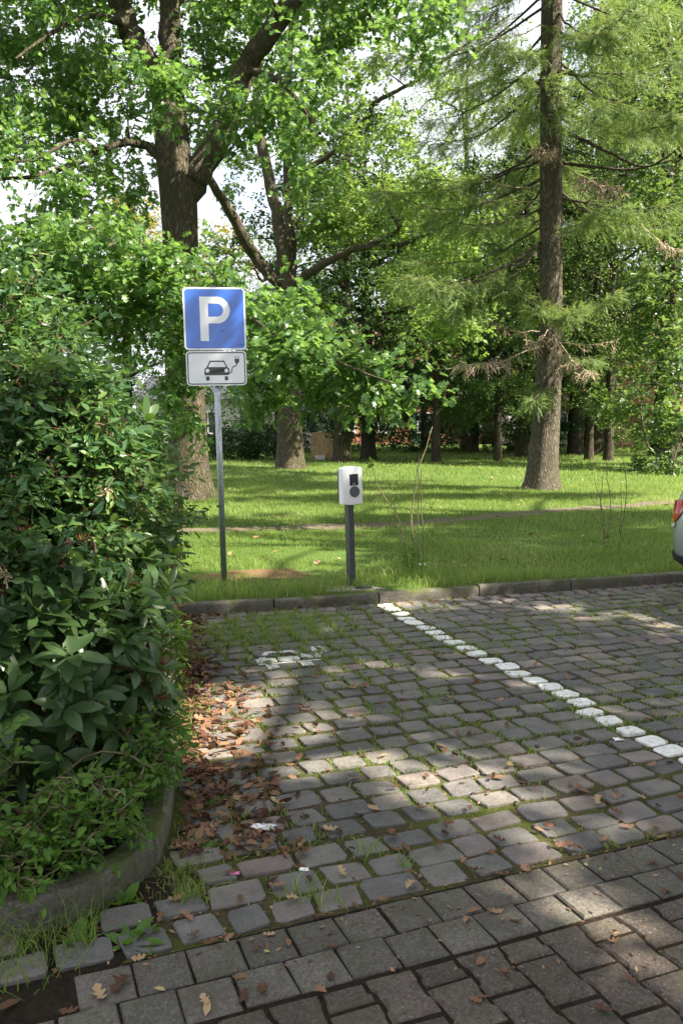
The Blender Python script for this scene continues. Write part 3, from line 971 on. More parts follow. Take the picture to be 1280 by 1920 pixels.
def wallbox():
    g = Geo()
    nx = 13
    xs = np.linspace(-1, 1, nx)
    secs = []
    # outline in x-z with bowed top and bottom edges; sections run front to back
    def outline(sx, sz):
        pts = []
        for x in xs: pts.append((x * HW / 2 * sx, -HH / 2 * sz - 0.014 * (1 - x * x)))
        for x in xs[::-1]: pts.append((x * HW / 2 * sx, HH / 2 * sz + 0.020 * (1 - x * x) - 0.006))
        return np.array(pts)
    ys = [(-0.064, 0.90, 0.93), (-0.061, 0.965, 0.975), (-0.052, 0.99, 0.995), (-0.035, 1.0, 1.0), (0.02, 1.0, 1.0)]
    n = 2 * nx
    V = []
    for y, sx, sz in ys:
        o = outline(sx, sz)
        bow = -0.008 * (1 - (o[:, 0] / (HW / 2)) ** 2) if y < -0.05 else 0
        V.append(np.stack([o[:, 0], y + bow * np.ones(n), o[:, 1] + HB + HH / 2], 1))
    j = np.arange(n); j2 = (j + 1) % n
    Q = [np.stack([k * n + j, (k + 1) * n + j, (k + 1) * n + j2, k * n + j2], 1) for k in range(len(ys) - 1)]
    i = np.arange(nx - 1)
    front = np.stack([i, i + 1, n - 2 - i, n - 1 - i], 1)
    back = np.stack([i, i + 1, n - 2 - i, n - 1 - i], 1)[:, ::-1] + (len(ys) - 1) * n
    g.add(np.concatenate(V), [front] + Q + [back])
    return g
hs = wallbox().build('housing', M['evse_white'], ch, smooth=True)
e = hs.modifiers.new('edge', 'EDGE_SPLIT'); e.split_angle = math.radians(42)
g = Geo(); g.box((0, 0.045, HB + HH / 2 - 0.005), (HW - 0.012, 0.055, HH - 0.045)); g.build('back_housing', M['evse_grey'], ch, bevel=0.012)
for k in range(9):
    g = Geo(); g.box((0, 0.047, HB + 0.05 + k * 0.035), (HW - 0.006, 0.046, 0.006)); g.build('cooling_fin', M['evse_grey'], ch)
g = Geo(); plate_geo(g, rrect(0.098, 0.118, 0.008), -0.0755, -0.066, (0.012, HB + HH / 2 + 0.062)); d_ = g.build('display', M['screen'], ch)
g = Geo(); plate_geo(g, rrect(0.070, 0.062, 0.002), -0.0765, -0.0757, (0.012, HB + HH / 2 + 0.072)); g.build('screen_glass', mat_plain('screen_glass', (0.012, 0.013, 0.016), 0.08), d_)
g = Geo()
for sx in (-1, 1):
    for r_ in (0.008, 0.013):
        A = np.linspace(-0.8, 0.8, 7)
        for i in range(6):
            q_ = [(sx * rr * math.cos(a), rr * math.sin(a)) for rr, a in ((r_, A[i]), (r_ + 0.0028, A[i]), (r_ + 0.0028, A[i + 1]), (r_, A[i + 1]))]
            if sx < 0: q_ = q_[::-1]
            plate_geo(g, q_, -0.0766, -0.0757, (0.012, HB + HH / 2 + 0.020))
plate_geo(g, [(0.003 * math.cos(a), 0.003 * math.sin(a)) for a in np.linspace(0, 6.28, 10, endpoint=False)], -0.0766, -0.0757, (0.012, HB + HH / 2 + 0.020))
g.build('contactless_icon', M['icon'], d_)
sz_ = HB + HH / 2 - 0.062
def disc(g, r, y0, y1, n=28, c=(0.016, sz_)):
    plate_geo(g, [(r * math.cos(a), r * math.sin(a)) for a in np.linspace(0, 2 * math.pi, n, endpoint=False)], y0, y1, c)
g = Geo(); disc(g, 0.057, -0.0785, -0.060); so = g.build('socket', M['evse_grey'], ch)
g = Geo(); disc(g, 0.052, -0.084, -0.0787); g.build('socket_lid', M['socket'], so, bevel=0.002)
g = Geo(); disc(g, 0.006, -0.0862, -0.0842, 12); g.build('lock_pin', M['evse_grey'], so)
# concrete pad and cover at the foot of the post
pc = kerb_pt(0, 0)
pad = Geo()
c0 = gnd(664, 1106, LAWN_Z)[:2]
padpts = [c0 + UK * -0.30 + KN * -0.02, c0 + UK * 0.30 + KN * -0.06, c0 + UK * 0.12 + KN * 0.16, c0 + UK * -0.16 + KN * 0.18]
n = 4
pad.add([[p[0], p[1], LAWN_Z + 0.012] for p in padpts] + [[p[0], p[1], LAWN_Z - 0.12] for p in padpts], [[0, 1, 2, 3], np.array([[1, 0, 4, 5], [2, 1, 5, 6], [3, 2, 6, 7], [0, 3, 7, 4]])], 0.6)
po = pad.build('foundation_slab', M['slab'], None, bevel=0.006)
tag(po, 'light concrete foundation slab at the foot of the charger post', 'slab')
cc = gnd(681, 1102, LAWN_Z + 0.012)
g = Geo(); g.box((0, 0, 0.008), (0.15, 0.10, 0.016)); 
cv = empty('cover_plate', (cc[0], cc[1], LAWN_Z + 0.0125), 'small dark green cover plate on the charger foundation slab', 'cover', rz=math.radians(10))
g.build('plate', mat_plain('cover_green', (0.035, 0.055, 0.045), 0.5, nscale=20, namt=0.3), cv, bevel=0.004)
for sx in (-1, 1):
    g = Geo(); g.tube([[sx * 0.058, 0, 0.015], [sx * 0.058, 0, 0.0185]], 0.007, 10, cap=True); g.build('screw', M['galv'], cv)

# ------------------------------------------------------------------ silver hatchback backed in at the kerb
M['car_paint'] = mat_plain('silver_paint', (0.42, 0.45, 0.47), 0.3, 0.55, coat=1.0)
M['car_glass'] = mat_plain('car_glass', (0.012, 0.014, 0.016), 0.05, coat=0.5)
M['car_black'] = mat_plain('car_black_trim', (0.02, 0.02, 0.021), 0.55)
M['tyre'] = mat_plain('tyre_rubber', (0.018, 0.018, 0.018), 0.8)
M['rim'] = mat_plain('alloy_rim', (0.5, 0.5, 0.51), 0.3, 0.9)
M['red_lamp'] = mat_plain('tail_lamp_red', (0.42, 0.008, 0.006), 0.12, coat=1.0)
M['clear_lamp'] = mat_plain('lamp_clear', (0.6, 0.58, 0.55), 0.15, coat=1.0)
def car():
    root = empty('parked_car', (0, 0, 0), 'silver hatchback parked with its tail to the kerb', 'car')
    X = np.array([0, 0.03, 0.09, 0.2, 0.38, 0.62, 1.1, 1.7, 2.2, 2.6, 2.95, 3.3, 3.7, 4.0, 4.14, 4.2])
    ROOF = np.array([0.60, 0.86, 0.965, 1.10, 1.30, 1.425, 1.47, 1.465, 1.41, 1.23, 1.03, 0.96, 0.89, 0.80, 0.70, 0.58])
    BELT = np.array([0.55, 0.80, 0.90, 0.935, 0.945, 0.945, 0.935, 0.92, 0.91, 0.90, 0.90, 0.88, 0.83, 0.74, 0.64, 0.54])
    W = np.array([0.66, 0.77, 0.83, 0.865, 0.885, 0.89, 0.89, 0.89, 0.89, 0.89, 0.885, 0.88, 0.86, 0.80, 0.70, 0.58])
    BOT = np.array([0.33, 0.29, 0.26, 0.24, 0.23, 0.22, 0.21, 0.21, 0.21, 0.21, 0.22, 0.22, 0.22, 0.22, 0.24, 0.30])
    def sec(i):
        w, r, b, z0 = W[i], ROOF[i], BELT[i], BOT[i]
        cab = max(0.0, r - b)
        cw = w - 0.05 - 0.34 * cab
        return np.array([(0, z0), (w * 0.80, z0), (w * 0.955, z0 + 0.06), (w * 0.99, z0 + 0.2 * (b - z0) + .05), (w, z0 + 0.55 * (b - z0)), (w * 0.985, z0 + 0.82 * (b - z0)), (w * 0.95, b), (w * 0.95 + (cw - w * 0.95) * 0.55, b + cab * 0.5), (cw, b + cab * 0.86), (cw * 0.86, b + cab * 0.97), (cw * 0.45, r), (0, r + 0.006)])
    S = np.array([sec(i) for i in range(len(X))])
    k = S.shape[1]; n = len(X)
    V = np.zeros((n, 2 * k - 2, 3))
    V[:, :k, 0] = X[:, None]; V[:, :k, 1] = S[:, :, 0]; V[:, :k, 2] = S[:, :, 1]
    V[:, k:, 0] = X[:, None]; V[:, k:, 1] = -S[:, -2:0:-1, 0]; V[:, k:, 2] = S[:, -2:0:-1, 1]
    m_ = 2 * k - 2
    i = np.arange(n - 1)[:, None] * m_; j = np.arange(m_)[None]; j2 = (j + 1) % m_
    F = np.stack([i + j, i + j2, i + m_ + j2, i + m_ + j], -1).reshape(-1, 4)
    g = Geo(); g.add(V.reshape(-1, 3), [F, np.arange(m_)[::-1], (n - 1) * m_ + np.arange(m_)])
    body = g.build('body', M['car_paint'], root, smooth=True)
    sd = body.modifiers.new('subdiv', 'SUBSURF'); sd.levels = 2; sd.render_levels = 2
    def S_at(x, q):
        """surface point at length x and section parameter q"""
        s = np.array([np.interp(x, X, S[:, jj, 0]) for jj in range(k)]), np.array([np.interp(x, X, S[:, jj, 1]) for jj in range(k)])
        return np.interp(q, np.arange(k), s[0]), np.interp(q, np.arange(k), s[1])
    def patch(name, mat, xs, qs, sgn, off=0.008, parent=root):
        g = Geo(); nu, nv = len(xs), len(qs[0])
        P = np.zeros((nu, nv, 3))
        for a_, x in enumerate(xs):
            for b_, q_ in enumerate(qs[a_]):
                y, z = S_at(x, q_)
                P[a_, b_] = (x - (0.012 if x < 0.12 else 0), sgn * (y + off), z + (off if q_ > 8 else 0))
        a_ = np.arange(nu - 1)[:, None] * nv; b_ = np.arange(nv - 1)[None]
        F = np.stack([a_ + b_, a_ + nv + b_, a_ + nv + b_ + 1, a_ + b_ + 1], -1).reshape(-1, 4)
        g.add(P.reshape(-1, 3), [F if sgn > 0 else F[:, ::-1]])
        return g.build(name, mat, parent, smooth=True)
    for sgn in (1, -1):
        patch('tail_light', M['red_lamp'], [0.03, 0.06, 0.09, 0.15, 0.22, 0.29], [np.linspace(*qq, 5) for qq in ((4.6, 6.0), (4.45, 6.0), (4.4, 5.95), (4.45, 5.9), (4.7, 5.85), (5.2, 5.7))], sgn, 0.010)
        patch('reversing_light', M['clear_lamp'], [0.03, 0.06, 0.09, 0.15], [np.linspace(*qq, 3) for qq in ((4.3, 4.55), (4.15, 4.4), (4.1, 4.35), (4.2, 4.4))], sgn, 0.010)
        patch('side_window', M['car_glass'], np.linspace(0.62, 1.25, 6), [np.linspace(6.12, 6.3 + 1.5 * t, 4) for t in (0.35, 0.75, 1, 1, 1, 1)], sgn, 0.010)
        patch('side_window', M['car_glass'], np.linspace(1.30, 2.5, 9), [np.linspace(6.12, 6.3 + 1.5 * t, 4) for t in (1, 1, 1, 1, 1, .95, .8, .55, .15)], sgn, 0.010)
        patch('bumper_trim', M['car_black'], [0.0, 0.03, 0.09, 0.2, 0.38, 0.6], [np.linspace(1.2, 2.6, 5)] * 6, sgn, 0.007)
        patch('sill', M['car_black'], [1.1, 1.7, 2.2, 2.6, 2.9], [np.linspace(1.2, 2.3, 4)] * 5, sgn, 0.006)
        for nm, x in (('door_handle', 1.15), ('door_handle', 2.0)):
            y, z = S_at(x, 5.4)
            g = Geo(); g.box((x, sgn * (y + 0.014), z), (0.18, 0.028, 0.028)); g.build(nm, M['car_paint'], root, bevel=0.008)
        y, z = S_at(2.45, 6.1)
        g = Geo(); g.box((2.48, sgn * (y + 0.10), z + 0.06), (0.10, 0.19, 0.12)); g.build('door_mirror', M['car_paint'], root, bevel=0.03)
        for x in (0.78, 3.38):
            wh = bpy.data.objects.new('wheel', None); COL.objects.link(wh); wh.parent = root
            wh.location = (x, sgn * 0.80, 0.315)
            g = Geo(); A = np.linspace(0, 2 * math.pi, 33)
            prof = [(0.20, 0.085), (0.29, 0.10), (0.312, 0.085), (0.315, 0.0), (0.312, -0.085), (0.29, -0.10), (0.20, -0.085)]
            V = np.array([[[r_ * math.cos(a), y_, r_ * math.sin(a)] for r_, y_ in prof] for a in A[:-1]])
            nn, kk = 32, len(prof)
            ii = np.arange(nn)[:, None]; jj = np.arange(kk - 1)[None]
            F = np.stack([ii * kk + jj, ii * kk + jj + 1, ((ii + 1) % nn) * kk + jj + 1, ((ii + 1) % nn) * kk + jj], -1).reshape(-1, 4)
            g.add(V.reshape(-1, 3), [F]); g.build('tyre', M['tyre'], wh, smooth=True)
            g = Geo(); g.tube([[0, -0.07, 0], [0, 0.07, 0]], 0.195, 32, cap=True); g.build('brake_drum', M['car_black'], wh)
            for s5 in range(5):
                a = s5 * 2 * math.pi / 5
                R_ = np.array([[math.cos(a), 0, -math.sin(a)], [0, 1, 0], [math.sin(a), 0, math.cos(a)]])
                g = Geo(); g.box(R_ @ np.array([0.1, sgn * 0.082, 0]), (0.20, 0.02, 0.06), R_); g.build('spoke', M['rim'], wh, bevel=0.006)
            arch = Geo(); arch.tube([[0, sgn * -0.02, 0], [0, sgn * 0.089, 0]], 0.36, 32, cap=True)
            ao = arch.build('wheel_arch', M['car_black'], root); ao.location = (x, sgn * 0.80, 0.325)
    # rear window, windscreen, number plate, rear handle
    for nm, xs in (('rear_window', np.linspace(0.17, 0.52, 5)), ('windscreen', np.linspace(2.25, 2.88, 6))):
        g = Geo(); P = []
        for x in xs:
            pr = [S_at(x, q_) for q_ in (7.6, 9.3, 10.2, 11)]
            row = [(x, -y, z) for y, z in pr][:3] + [(x, y, z) for y, z in pr[::-1]]
            P.append(row)
        P = np.array(P) + np.array([-0.010 if nm == 'rear_window' else 0.010, 0, 0.012])
        nu, nv = P.shape[:2]
        a_ = np.arange(nu - 1)[:, None] * nv; b_ = np.arange(nv - 1)[None]
        F = np.stack([a_ + b_, a_ + nv + b_, a_ + nv + b_ + 1, a_ + b_ + 1], -1).reshape(-1, 4)
        g.add(P.reshape(-1, 3), [F]); g.build(nm, M['car_glass'], root, smooth=True)
    g = Geo(); g.box((-0.012, 0, 0.62), (0.02, 0.52, 0.11)); g.build('number_plate', M['sign_white'], root, bevel=0.003)
    for sgn in (1, -1):
        patch('headlight', M['clear_lamp'], [3.75, 3.9, 4.0, 4.1], [np.linspace(4.8, 5.9, 4)] * 4, sgn, 0.010)
    return root
co = car()
rear = gnd(1248, 1106)       # ground point under the rear corner nearest the charger
fw = -KN
co.rotation_euler = (0, 0, math.atan2(fw[1], fw[0]))
lx = np.array([fw[0], fw[1]]); ly = np.array([-fw[1], fw[0]])
# rear-right corner of the car (y = -0.80 in car space) sits at `rear`
c = rear[:2] + ly * 0.80
co.location = (c[0], c[1], 0.0)

# ------------------------------------------------------------------ standing sandstone block under the trees
M['sandstone'] = mat_soil('sandstone', [(0.25, (0.22, 0.14, 0.07)), (0.55, (0.42, 0.29, 0.16)), (0.8, (0.55, 0.42, 0.26))], 0.9, None, 1.0)
def rock(g, c, size, seed, sub=5, amp=0.10):
    r = np.random.RandomState(seed)
    n = sub
    V, F = [], []
    # box grid pushed about by noise
    idx = {}
    def vid(p):
        k = tuple(np.round(p, 4))
        if k not in idx:
            idx[k] = len(V); V.append(p)
        return idx[k]
    L = np.linspace(-1, 1, n)
    for ax in range(3):
        for sg in (-1, 1):
            for i in range(n - 1):
                for j in range(n - 1):
                    q_ = []
                    for a_, b_ in ((i, j), (i + 1, j), (i + 1, j + 1), (i, j + 1)):
                        p = np.zeros(3); p[ax] = sg; p[(ax + 1) % 3] = L[a_]; p[(ax + 2) % 3] = L[b_]
                        q_.append(vid(p))
                    F.append(q_ if sg > 0 else q_[::-1])
    V = np.array(V)
    rad = np.linalg.norm(V, axis=1, keepdims=True)
    V = V * (1 - 0.16 * (rad - 1))
    d = amp * np.stack([vnoise(V[:, 0] + 3 * V[:, 2], V[:, 1] * 2, seed + q) for q in range(3)], 1)
    V = (V + d) * np.asarray(size) / 2
    g.add(V + np.asarray(c), [F])
b0 = at(622, 862, 35.5)
mon = empty('sandstone_monument', (b0[0], 35.5, LAWN_Z), 'tan sandstone block standing behind the trunks', 'boulder')
g = Geo(); rock(g, (-0.38, 0, 0.52), (0.95, 0.8, 1.25), 2); o = g.build('block', M['sandstone'], mon, smooth=False)
g = Geo(); rock(g, (0.45, 0.1, 0.56), (0.72, 0.8, 1.3), 6); g.build('block', M['sandstone'], mon, smooth=False)
g = Geo(); rock(g, (-0.45, -0.62, 0.08), (0.42, 0.3, 0.22), 9); g.build('foot_stone', mat_plain('pale_stone', (0.5, 0.48, 0.44), 0.9), mon, smooth=True)

# ------------------------------------------------------------------ houses beyond the park
def mat_brick(name, c1, c2, mortar):
    m, nt, out = new_mat(name)
    v = coords(nt, 'Object', (1, 1, 1))
    sx = nt.nodes.new('ShaderNodeSeparateXYZ'); nt.links.new(v, sx.inputs[0])
    cb_ = nt.nodes.new('ShaderNodeCombineXYZ')
    nt.links.new(math_(nt, 'ADD', sx.outputs['X'], sx.outputs['Y']), cb_.inputs['X'])
    nt.links.new(sx.outputs['Z'], cb_.inputs['Y'])
    b = nt.nodes.new('ShaderNodeTexBrick')
    b.inputs['Color1'].default_value = (*c1, 1); b.inputs['Color2'].default_value = (*c2, 1); b.inputs['Mortar'].default_value = (*mortar, 1)
    b.inputs['Scale'].default_value = 1.0; b.inputs['Brick Width'].default_value = 0.25; b.inputs['Row Height'].default_value = 0.08; b.inputs['Mortar Size'].default_value = 0.008
    nt.links.new(cb_.outputs[0], b.inputs['Vector'])
    p = N(nt, 'ShaderNodeBsdfPrincipled', Roughness=0.9)
    nt.links.new(b.outputs['Color'], p.inputs['Base Color'])
    nt.links.new(bump(nt, b.outputs['Fac'], -0.4, 0.01), p.inputs['Normal'])
    nt.links.new(p.outputs[0], out.inputs['Surface'])
    return m
M['brick'] = mat_brick('red_brick', (0.30, 0.085, 0.05), (0.38, 0.12, 0.07), (0.32, 0.27, 0.23))
M['render_white'] = mat_plain('white_render', (0.62, 0.58, 0.54), 0.9, nscale=2, namt=0.1)
M['tiles'] = mat_plain('roof_tiles', (0.16, 0.06, 0.045), 0.8, nscale=5, namt=0.3, bscale=9, bstr=0.6)
M['slate'] = mat_plain('slate_roof', (0.045, 0.047, 0.055), 0.6, nscale=5, namt=0.3, bscale=9, bstr=0.5)
M['frame_white'] = mat_plain('window_frame_white', (0.75, 0.75, 0.74), 0.5)
M['pane'] = mat_plain('window_glass', (0.02, 0.025, 0.03), 0.05)
def house(loc, rz, w, d, h, roof_h, wall, roofm, label, cols, rows=2):
    root = empty('house', (loc[0], loc[1], LAWN_Z - 0.05), label, 'house', rz=rz)
    g = Geo()
    g.box((0, d / 2, h / 2), (w, d, h)); g.build('wall', wall, root)
    e = 0.35
    V = [[-w / 2 - e, -e, h - 0.05], [w / 2 + e, -e, h - 0.05], [w / 2 + e, d + e, h - 0.05], [-w / 2 - e, d + e, h - 0.05], [-w / 2 - e, d / 2, h + roof_h], [w / 2 + e, d / 2, h + roof_h]]
    g = Geo(); g.add(V, [np.array([[0, 1, 5, 4], [2, 3, 4, 5]]), np.array([[0, 4, 3], [1, 2, 5]]), [[3, 2, 1, 0]]]); rf = g.build('roof', roofm, root)
    g = Geo(); g.box((w * 0.25, d / 2 + 0.8, h + roof_h * 0.9), (0.7, 0.7, 1.5)); g.build('chimney', wall, rf)
    for i in range(cols):
        x = -w / 2 + w * (i + 0.5) / cols
        for r_ in range(rows):
            z = 1.55 + 2.7 * r_
            if z + 0.8 > h: continue
            g = Geo()
            for sx in (-1, 1): g.box((x + sx * 0.56, -0.03, z), (0.08, 0.10, 1.38))
            for sz in (-1, 1): g.box((x, -0.03, z + sz * 0.65), (1.04, 0.10, 0.08))
            g.box((x, -0.03, z), (0.06, 0.09, 1.22))
            f = g.build('window', M['frame_white'], root)
            for sx in (-1, 1):
                g = Geo(); g.box((x + sx * 0.275, -0.012, z), (0.48, 0.03, 1.22)); g.build('pane', M['pane'], f)
            g = Geo(); g.box((x, -0.09, z - 0.735), (1.35, 0.2, 0.06)); g.build('sill', M['frame_white'], f)
    g = Geo(); g.box((w * 0.5 / cols * 0 + w * 0.08, -0.02, 1.05), (0.95, 0.08, 2.1)); dr = g.build('door', mat_plain('door_green', (0.05, 0.09, 0.07), 0.5), root)
    g = Geo(); g.box((w * 0.08 + 0.38, -0.075, 1.05), (0.10, 0.03, 0.03)); g.build('handle', M['galv'], dr)
    return root
house((23.0, 50.0), math.radians(8), 9, 8, 5.6, 3.4, M['brick'], M['tiles'], 'red brick house glimpsed past the trunk above the parked car', 4)
house((15.2, 58.0), math.radians(4), 8, 7, 3.2, 2.6, M['render_white'], M['tiles'], 'low pale house beside the red brick house', 3, 1)
house((-6.6, 52.0), math.radians(-6), 12, 8, 3.0, 1.6, M['render_white'], M['slate'], 'low white house with dark roof behind the sign pole', 4, 1)
house((4.5, 60.0), math.radians(-3), 11, 8, 5.4, 3.6, M['brick'], M['tiles'], 'red brick house behind the dark trees above the charger', 4)

# ------------------------------------------------------------------ leaf shapes (length 1 along +x, normal +z)
def sym_leaf(half, mids, fold=0.0):
    """half: outline points (x, y>=0) from base to tip (excluding both); builds a fan about the midrib"""
    pts = [(0, 0, 0)] + [(x, y, fold * y) for x, y in half] + [(1, 0, -0.06)] + [(x, -y, fold * y) for x, y in half[::-1]]
    return np.array(pts, float)
# lobed oak leaf, ten triangles
OAK_V = np.array([(0, 0, 0), (0.30, 0.33, 0.05), (0.38, 0.11, 0.02), (0.58, 0.40, 0.05), (0.66, 0.12, 0.0), (0.84, 0.27, -0.02), (1, 0, -0.10),
                  (0.30, -0.33, 0.05), (0.38, -0.11, 0.02), (0.58, -0.40, 0.05), (0.66, -0.12, 0.0), (0.84, -0.27, -0.02)])
OAK_F = [np.array([(0, 2, 1), (2, 4, 3), (4, 6, 5), (0, 7, 8), (8, 9, 10), (10, 11, 6), (0, 8, 2), (8, 4, 2), (8, 10, 4), (10, 6, 4)])]
# simpler lobed leaf, five triangles
LOB_V = np.array([(0, 0, 0), (0.45, 0.42, 0.06), (0.52, 0.10, 0), (0.80, 0.28, -0.02), (1, 0, -0.1), (0.45, -0.42, 0.06), (0.52, -0.10, 0), (0.80, -0.28, -0.02)])
LOB_F = [np.array([(0, 2, 1), (0, 5, 6), (2, 4, 3), (6, 7, 4)]), np.array([(0, 6, 4, 2)])]
# plain leaf, folded along the rib, four triangles
ELL_V = np.array([(0, 0, 0), (0.35, 0.22, 0.05), (0.75, 0.17, 0.02), (1, 0, -0.06), (0.75, -0.17, 0.02), (0.35, -0.22, 0.05)])
ELL_F = [np.array([(0, 3, 2, 1), (0, 5, 4, 3)])]
DIA_V = np.array([(0, 0, 0), (0.5, 0.33, 0.04), (1, 0, -0.04), (0.5, -0.33, 0.04)])
DIA_F = [np.array([(0, 2, 1), (0, 3, 2)])]

class Tree:
    def __init__(self, name, label, cat, base, bark, leafm, group=None):
        self.base = np.asarray(base, float)
        self.root = empty(name, self.base, label, cat, group)
        self.bark, self.leafm = bark, leafm
        self.wood, self.leaf = Geo(), Geo()
        self.P, self.R = [], []
        self.clumps = []
    def limb(self, pts, name='limb', k=5, sides=10, flare=0.0, wob=0.03, node=True):
        """pts rows: x, y, z, radius"""
        C = catmull(np.array(pts, float), k)
        P, r = C[:, :3].copy(), np.maximum(C[:, 3], 0.004)
        if name != 'trunk':
            P[1:-1] += RS.normal(0, 0.12, (len(P) - 2, 3)) * r[1:-1, None]
        g = Geo()
        if flare:
            sides = 22
            n = len(P)
            ang = np.arange(sides) * 2 * math.pi / sides
            h = P[:, 2] - P[0, 2]
            ph = RS.uniform(0, 6.28, 3)
            lob = 0.5 + 0.5 * np.sin(5 * ang + ph[0]) + 0.35 * np.sin(3 * ang + ph[1])
            V = np.zeros((n, sides, 3))
            for i in range(n):
                f = 1 + flare * np.exp(-max(h[i], 0) / 0.30) * (0.35 + 0.6 * lob) + 0.035 * np.sin(7 * ang + ph[2] + h[i] * 0.5) + 0.02 * np.sin(11 * ang - h[i])
                V[i, :, 0] = P[i, 0] + r[i] * f * np.cos(ang)
                V[i, :, 1] = P[i, 1] + r[i] * f * np.sin(ang)
                V[i, :, 2] = P[i, 2]
            i = np.arange(n - 1)[:, None] * sides; j = np.arange(sides)[None]; j2 = (j + 1) % sides
            g.add(V.reshape(-1, 3), [np.stack([i + j, i + j2, i + sides + j2, i + sides + j], -1).reshape(-1, 4)])
        else:
            g.tube(P, r, sides, wob=wob)
        o = g.build(name, self.bark, self.root, smooth=True, origin=self.base)
        if node:
            self.P += list(P); self.R += list(r)
        return o
    def blob(self, c, rad, n, shell=0.45):
        d = rdir(n) * (RS.uniform(shell, 1, (n, 1)) ** 0.7)
        self.clumps += list(np.asarray(c) + d * np.asarray(rad))
    def pblob(self, px, py, Y, rx, ry, ryd, n, shell=0.3):
        c = at(px, py, Y)
        self.blob(c, (rx * Y / FPX, ryd, ry * Y / FPX), n, shell)
    def grow(self, minz=None, branch_r=0.018):
        P, R = np.array(self.P), np.array(self.R)
        C = np.array(self.clumps)
        d0 = np.array([np.min(np.linalg.norm(P - c, axis=1)) for c in C])
        self.out = []
        for ci in np.argsort(d0):
            c = C[ci]
            d = np.linalg.norm(P - c, axis=1)
            d = d + 0.6 * np.maximum(0, P[:, 2] - c[2])
            i = int(np.argmin(d))
            a, L = P[i], max(1e-3, np.linalg.norm(c - P[i]))
            n = int(np.clip(L / 0.35, 2, 9))
            t = np.linspace(0, 1, n + 1)[:, None]
            Q = a + (c - a) * t
            Q[:, 2] += 0.10 * L * np.sin(math.pi * t[:, 0])
            Q[1:-1] += RS.normal(0, 0.045 * min(L, 2.0), (n - 1, 3))
            r0 = min(R[i] * 0.75, 0.006 + branch_r * L)
            rr = r0 + (0.006 - r0) * t[:, 0]
            self.wood.tube(Q, rr, 5 if r0 > 0.02 else 4)
            P = np.vstack([P, Q[1:]]); R = np.r_[R, rr[1:]]
            self.out.append((c, unit(Q[-1] - Q[-2])))
    def leaves(self, tv, tf, ls, size, ntw, nlf, droop=0.25, up=0.9, bias=0.23, twigs=True, sel=None):
        cs = np.array([c for c, _ in self.out]); os_ = np.array([o for _, o in self.out])
        if sel is not None:
            cs, os_ = cs[sel], os_[sel]
        n = len(cs)
        if n == 0: return
        k = n * ntw
        cc, oo = np.repeat(cs, ntw, 0), np.repeat(os_, ntw, 0)
        td = unit(0.55 * oo + rdir(k) * [1, 1, 0.7] + [0, 0, -droop])
        tl = size * RS.uniform(0.55, 1.15, k)
        start = cc + rdir(k) * (0.12 * size)
        if twigs:
            e = start + td * tl[:, None]
            # twigs as slim three-sided wedges, one triangle pair each
            w = unit(np.cross(td, rdir(k))) * 0.004
            V = np.stack([start - w, start + w, e], 1).reshape(-1, 3)
            self.wood.add(V, [np.arange(3 * k).reshape(-1, 3)])
        t = RS.uniform(0.15, 1.05, (k, nlf))
        pos = start[:, None] + td[:, None] * (tl[:, None] * t)[..., None] + RS.normal(0, 0.09 * size, (k, nlf, 3))
        m = k * nlf
        pos = pos.reshape(-1, 3)
        ld = unit(np.repeat(td, nlf, 0) * 0.6 + rdir(m) * [1, 1, 0.6] + [0, 0, -0.15])
        nm = unit(rdir(m) * 0.75 + [0, 0, up])
        tb = np.repeat(np.repeat(RS.normal(0.45, bias, n), ntw), nlf)
        self.leaf.inst(tv, tf, pos, ld, nm, ls * RS.uniform(0.6, 1.2, m), np.clip(tb + RS.normal(0, 0.2, m), 0, 1))
    def finish(self, crown='crown'):
        if self.wood.n:
            self.wood.build('branches', self.bark, self.root, smooth=True, origin=self.base, kind='stuff')
        if self.leaf.n:
            self.leaf.build(crown, self.leafm, self.root, origin=self.base, kind='stuff')
        return self.root

def pl(rows, Y):
    """limb rows given as photo point, radius and depth shift -> world rows"""
    out = []
    for r in rows:
        px, py, rad = r[:3]
        dy = r[3] if len(r) > 3 else 0.0
        p = at(px, py, Y + dy)
        out.append((p[0], p[1], p[2], rad))
    return out

# ------------------------------------------------------------------ the big oak by the sign
Y1 = gnd(360, 934, LAWN_Z)[1]
T1 = Tree('oak_tree', 'big forked oak right behind the parking sign', 'tree', at(360, 934, Y1), M['bark_oak'], M['oak'])
b = at(360, 934, Y1)
T1.limb([(b[0], b[1], -0.1, 0.42)] + pl([(359, 925, 0.42), (357, 905, 0.41), (354, 860, 0.395), (350, 780, 0.385), (345, 690, 0.37), (341, 560, 0.355), (338, 450, 0.35), (334, 370, 0.36), (325, 290, 0.34), (318, 220, 0.33), (312, 150, 0.32)], Y1), 'trunk', 4, flare=0.7)
T1.limb(pl([(312, 165, 0.26), (285, 130, 0.24), (250, 70, 0.22), (225, 10, 0.20), (190, -80, 0.17, -0.5), (150, -220, 0.11, -1), (120, -360, 0.05, -1.4)], Y1))
T1.limb(pl([(314, 165, 0.25), (316, 110, 0.22), (318, 40, 0.2), (314, -60, 0.17), (325, -200, 0.13, 0.6), (330, -380, 0.06, 1)], Y1))
T1.limb(pl([(345, 365, 0.27), (378, 318, 0.26), (408, 265, 0.24), (432, 205, 0.23), (462, 130, 0.22), (500, 70, 0.20, -0.3), (545, 5, 0.19, -0.6), (600, -90, 0.15, -1), (660, -210, 0.09, -1.5)], Y1))
T1.limb(pl([(300, 295, 0.10), (270, 272, 0.085), (225, 268, 0.075, -0.4), (185, 284, 0.065, -0.8), (130, 310, 0.055, -1.4), (70, 330, 0.04, -2), (0, 336, 0.025, -2.6)], Y1), sides=7)
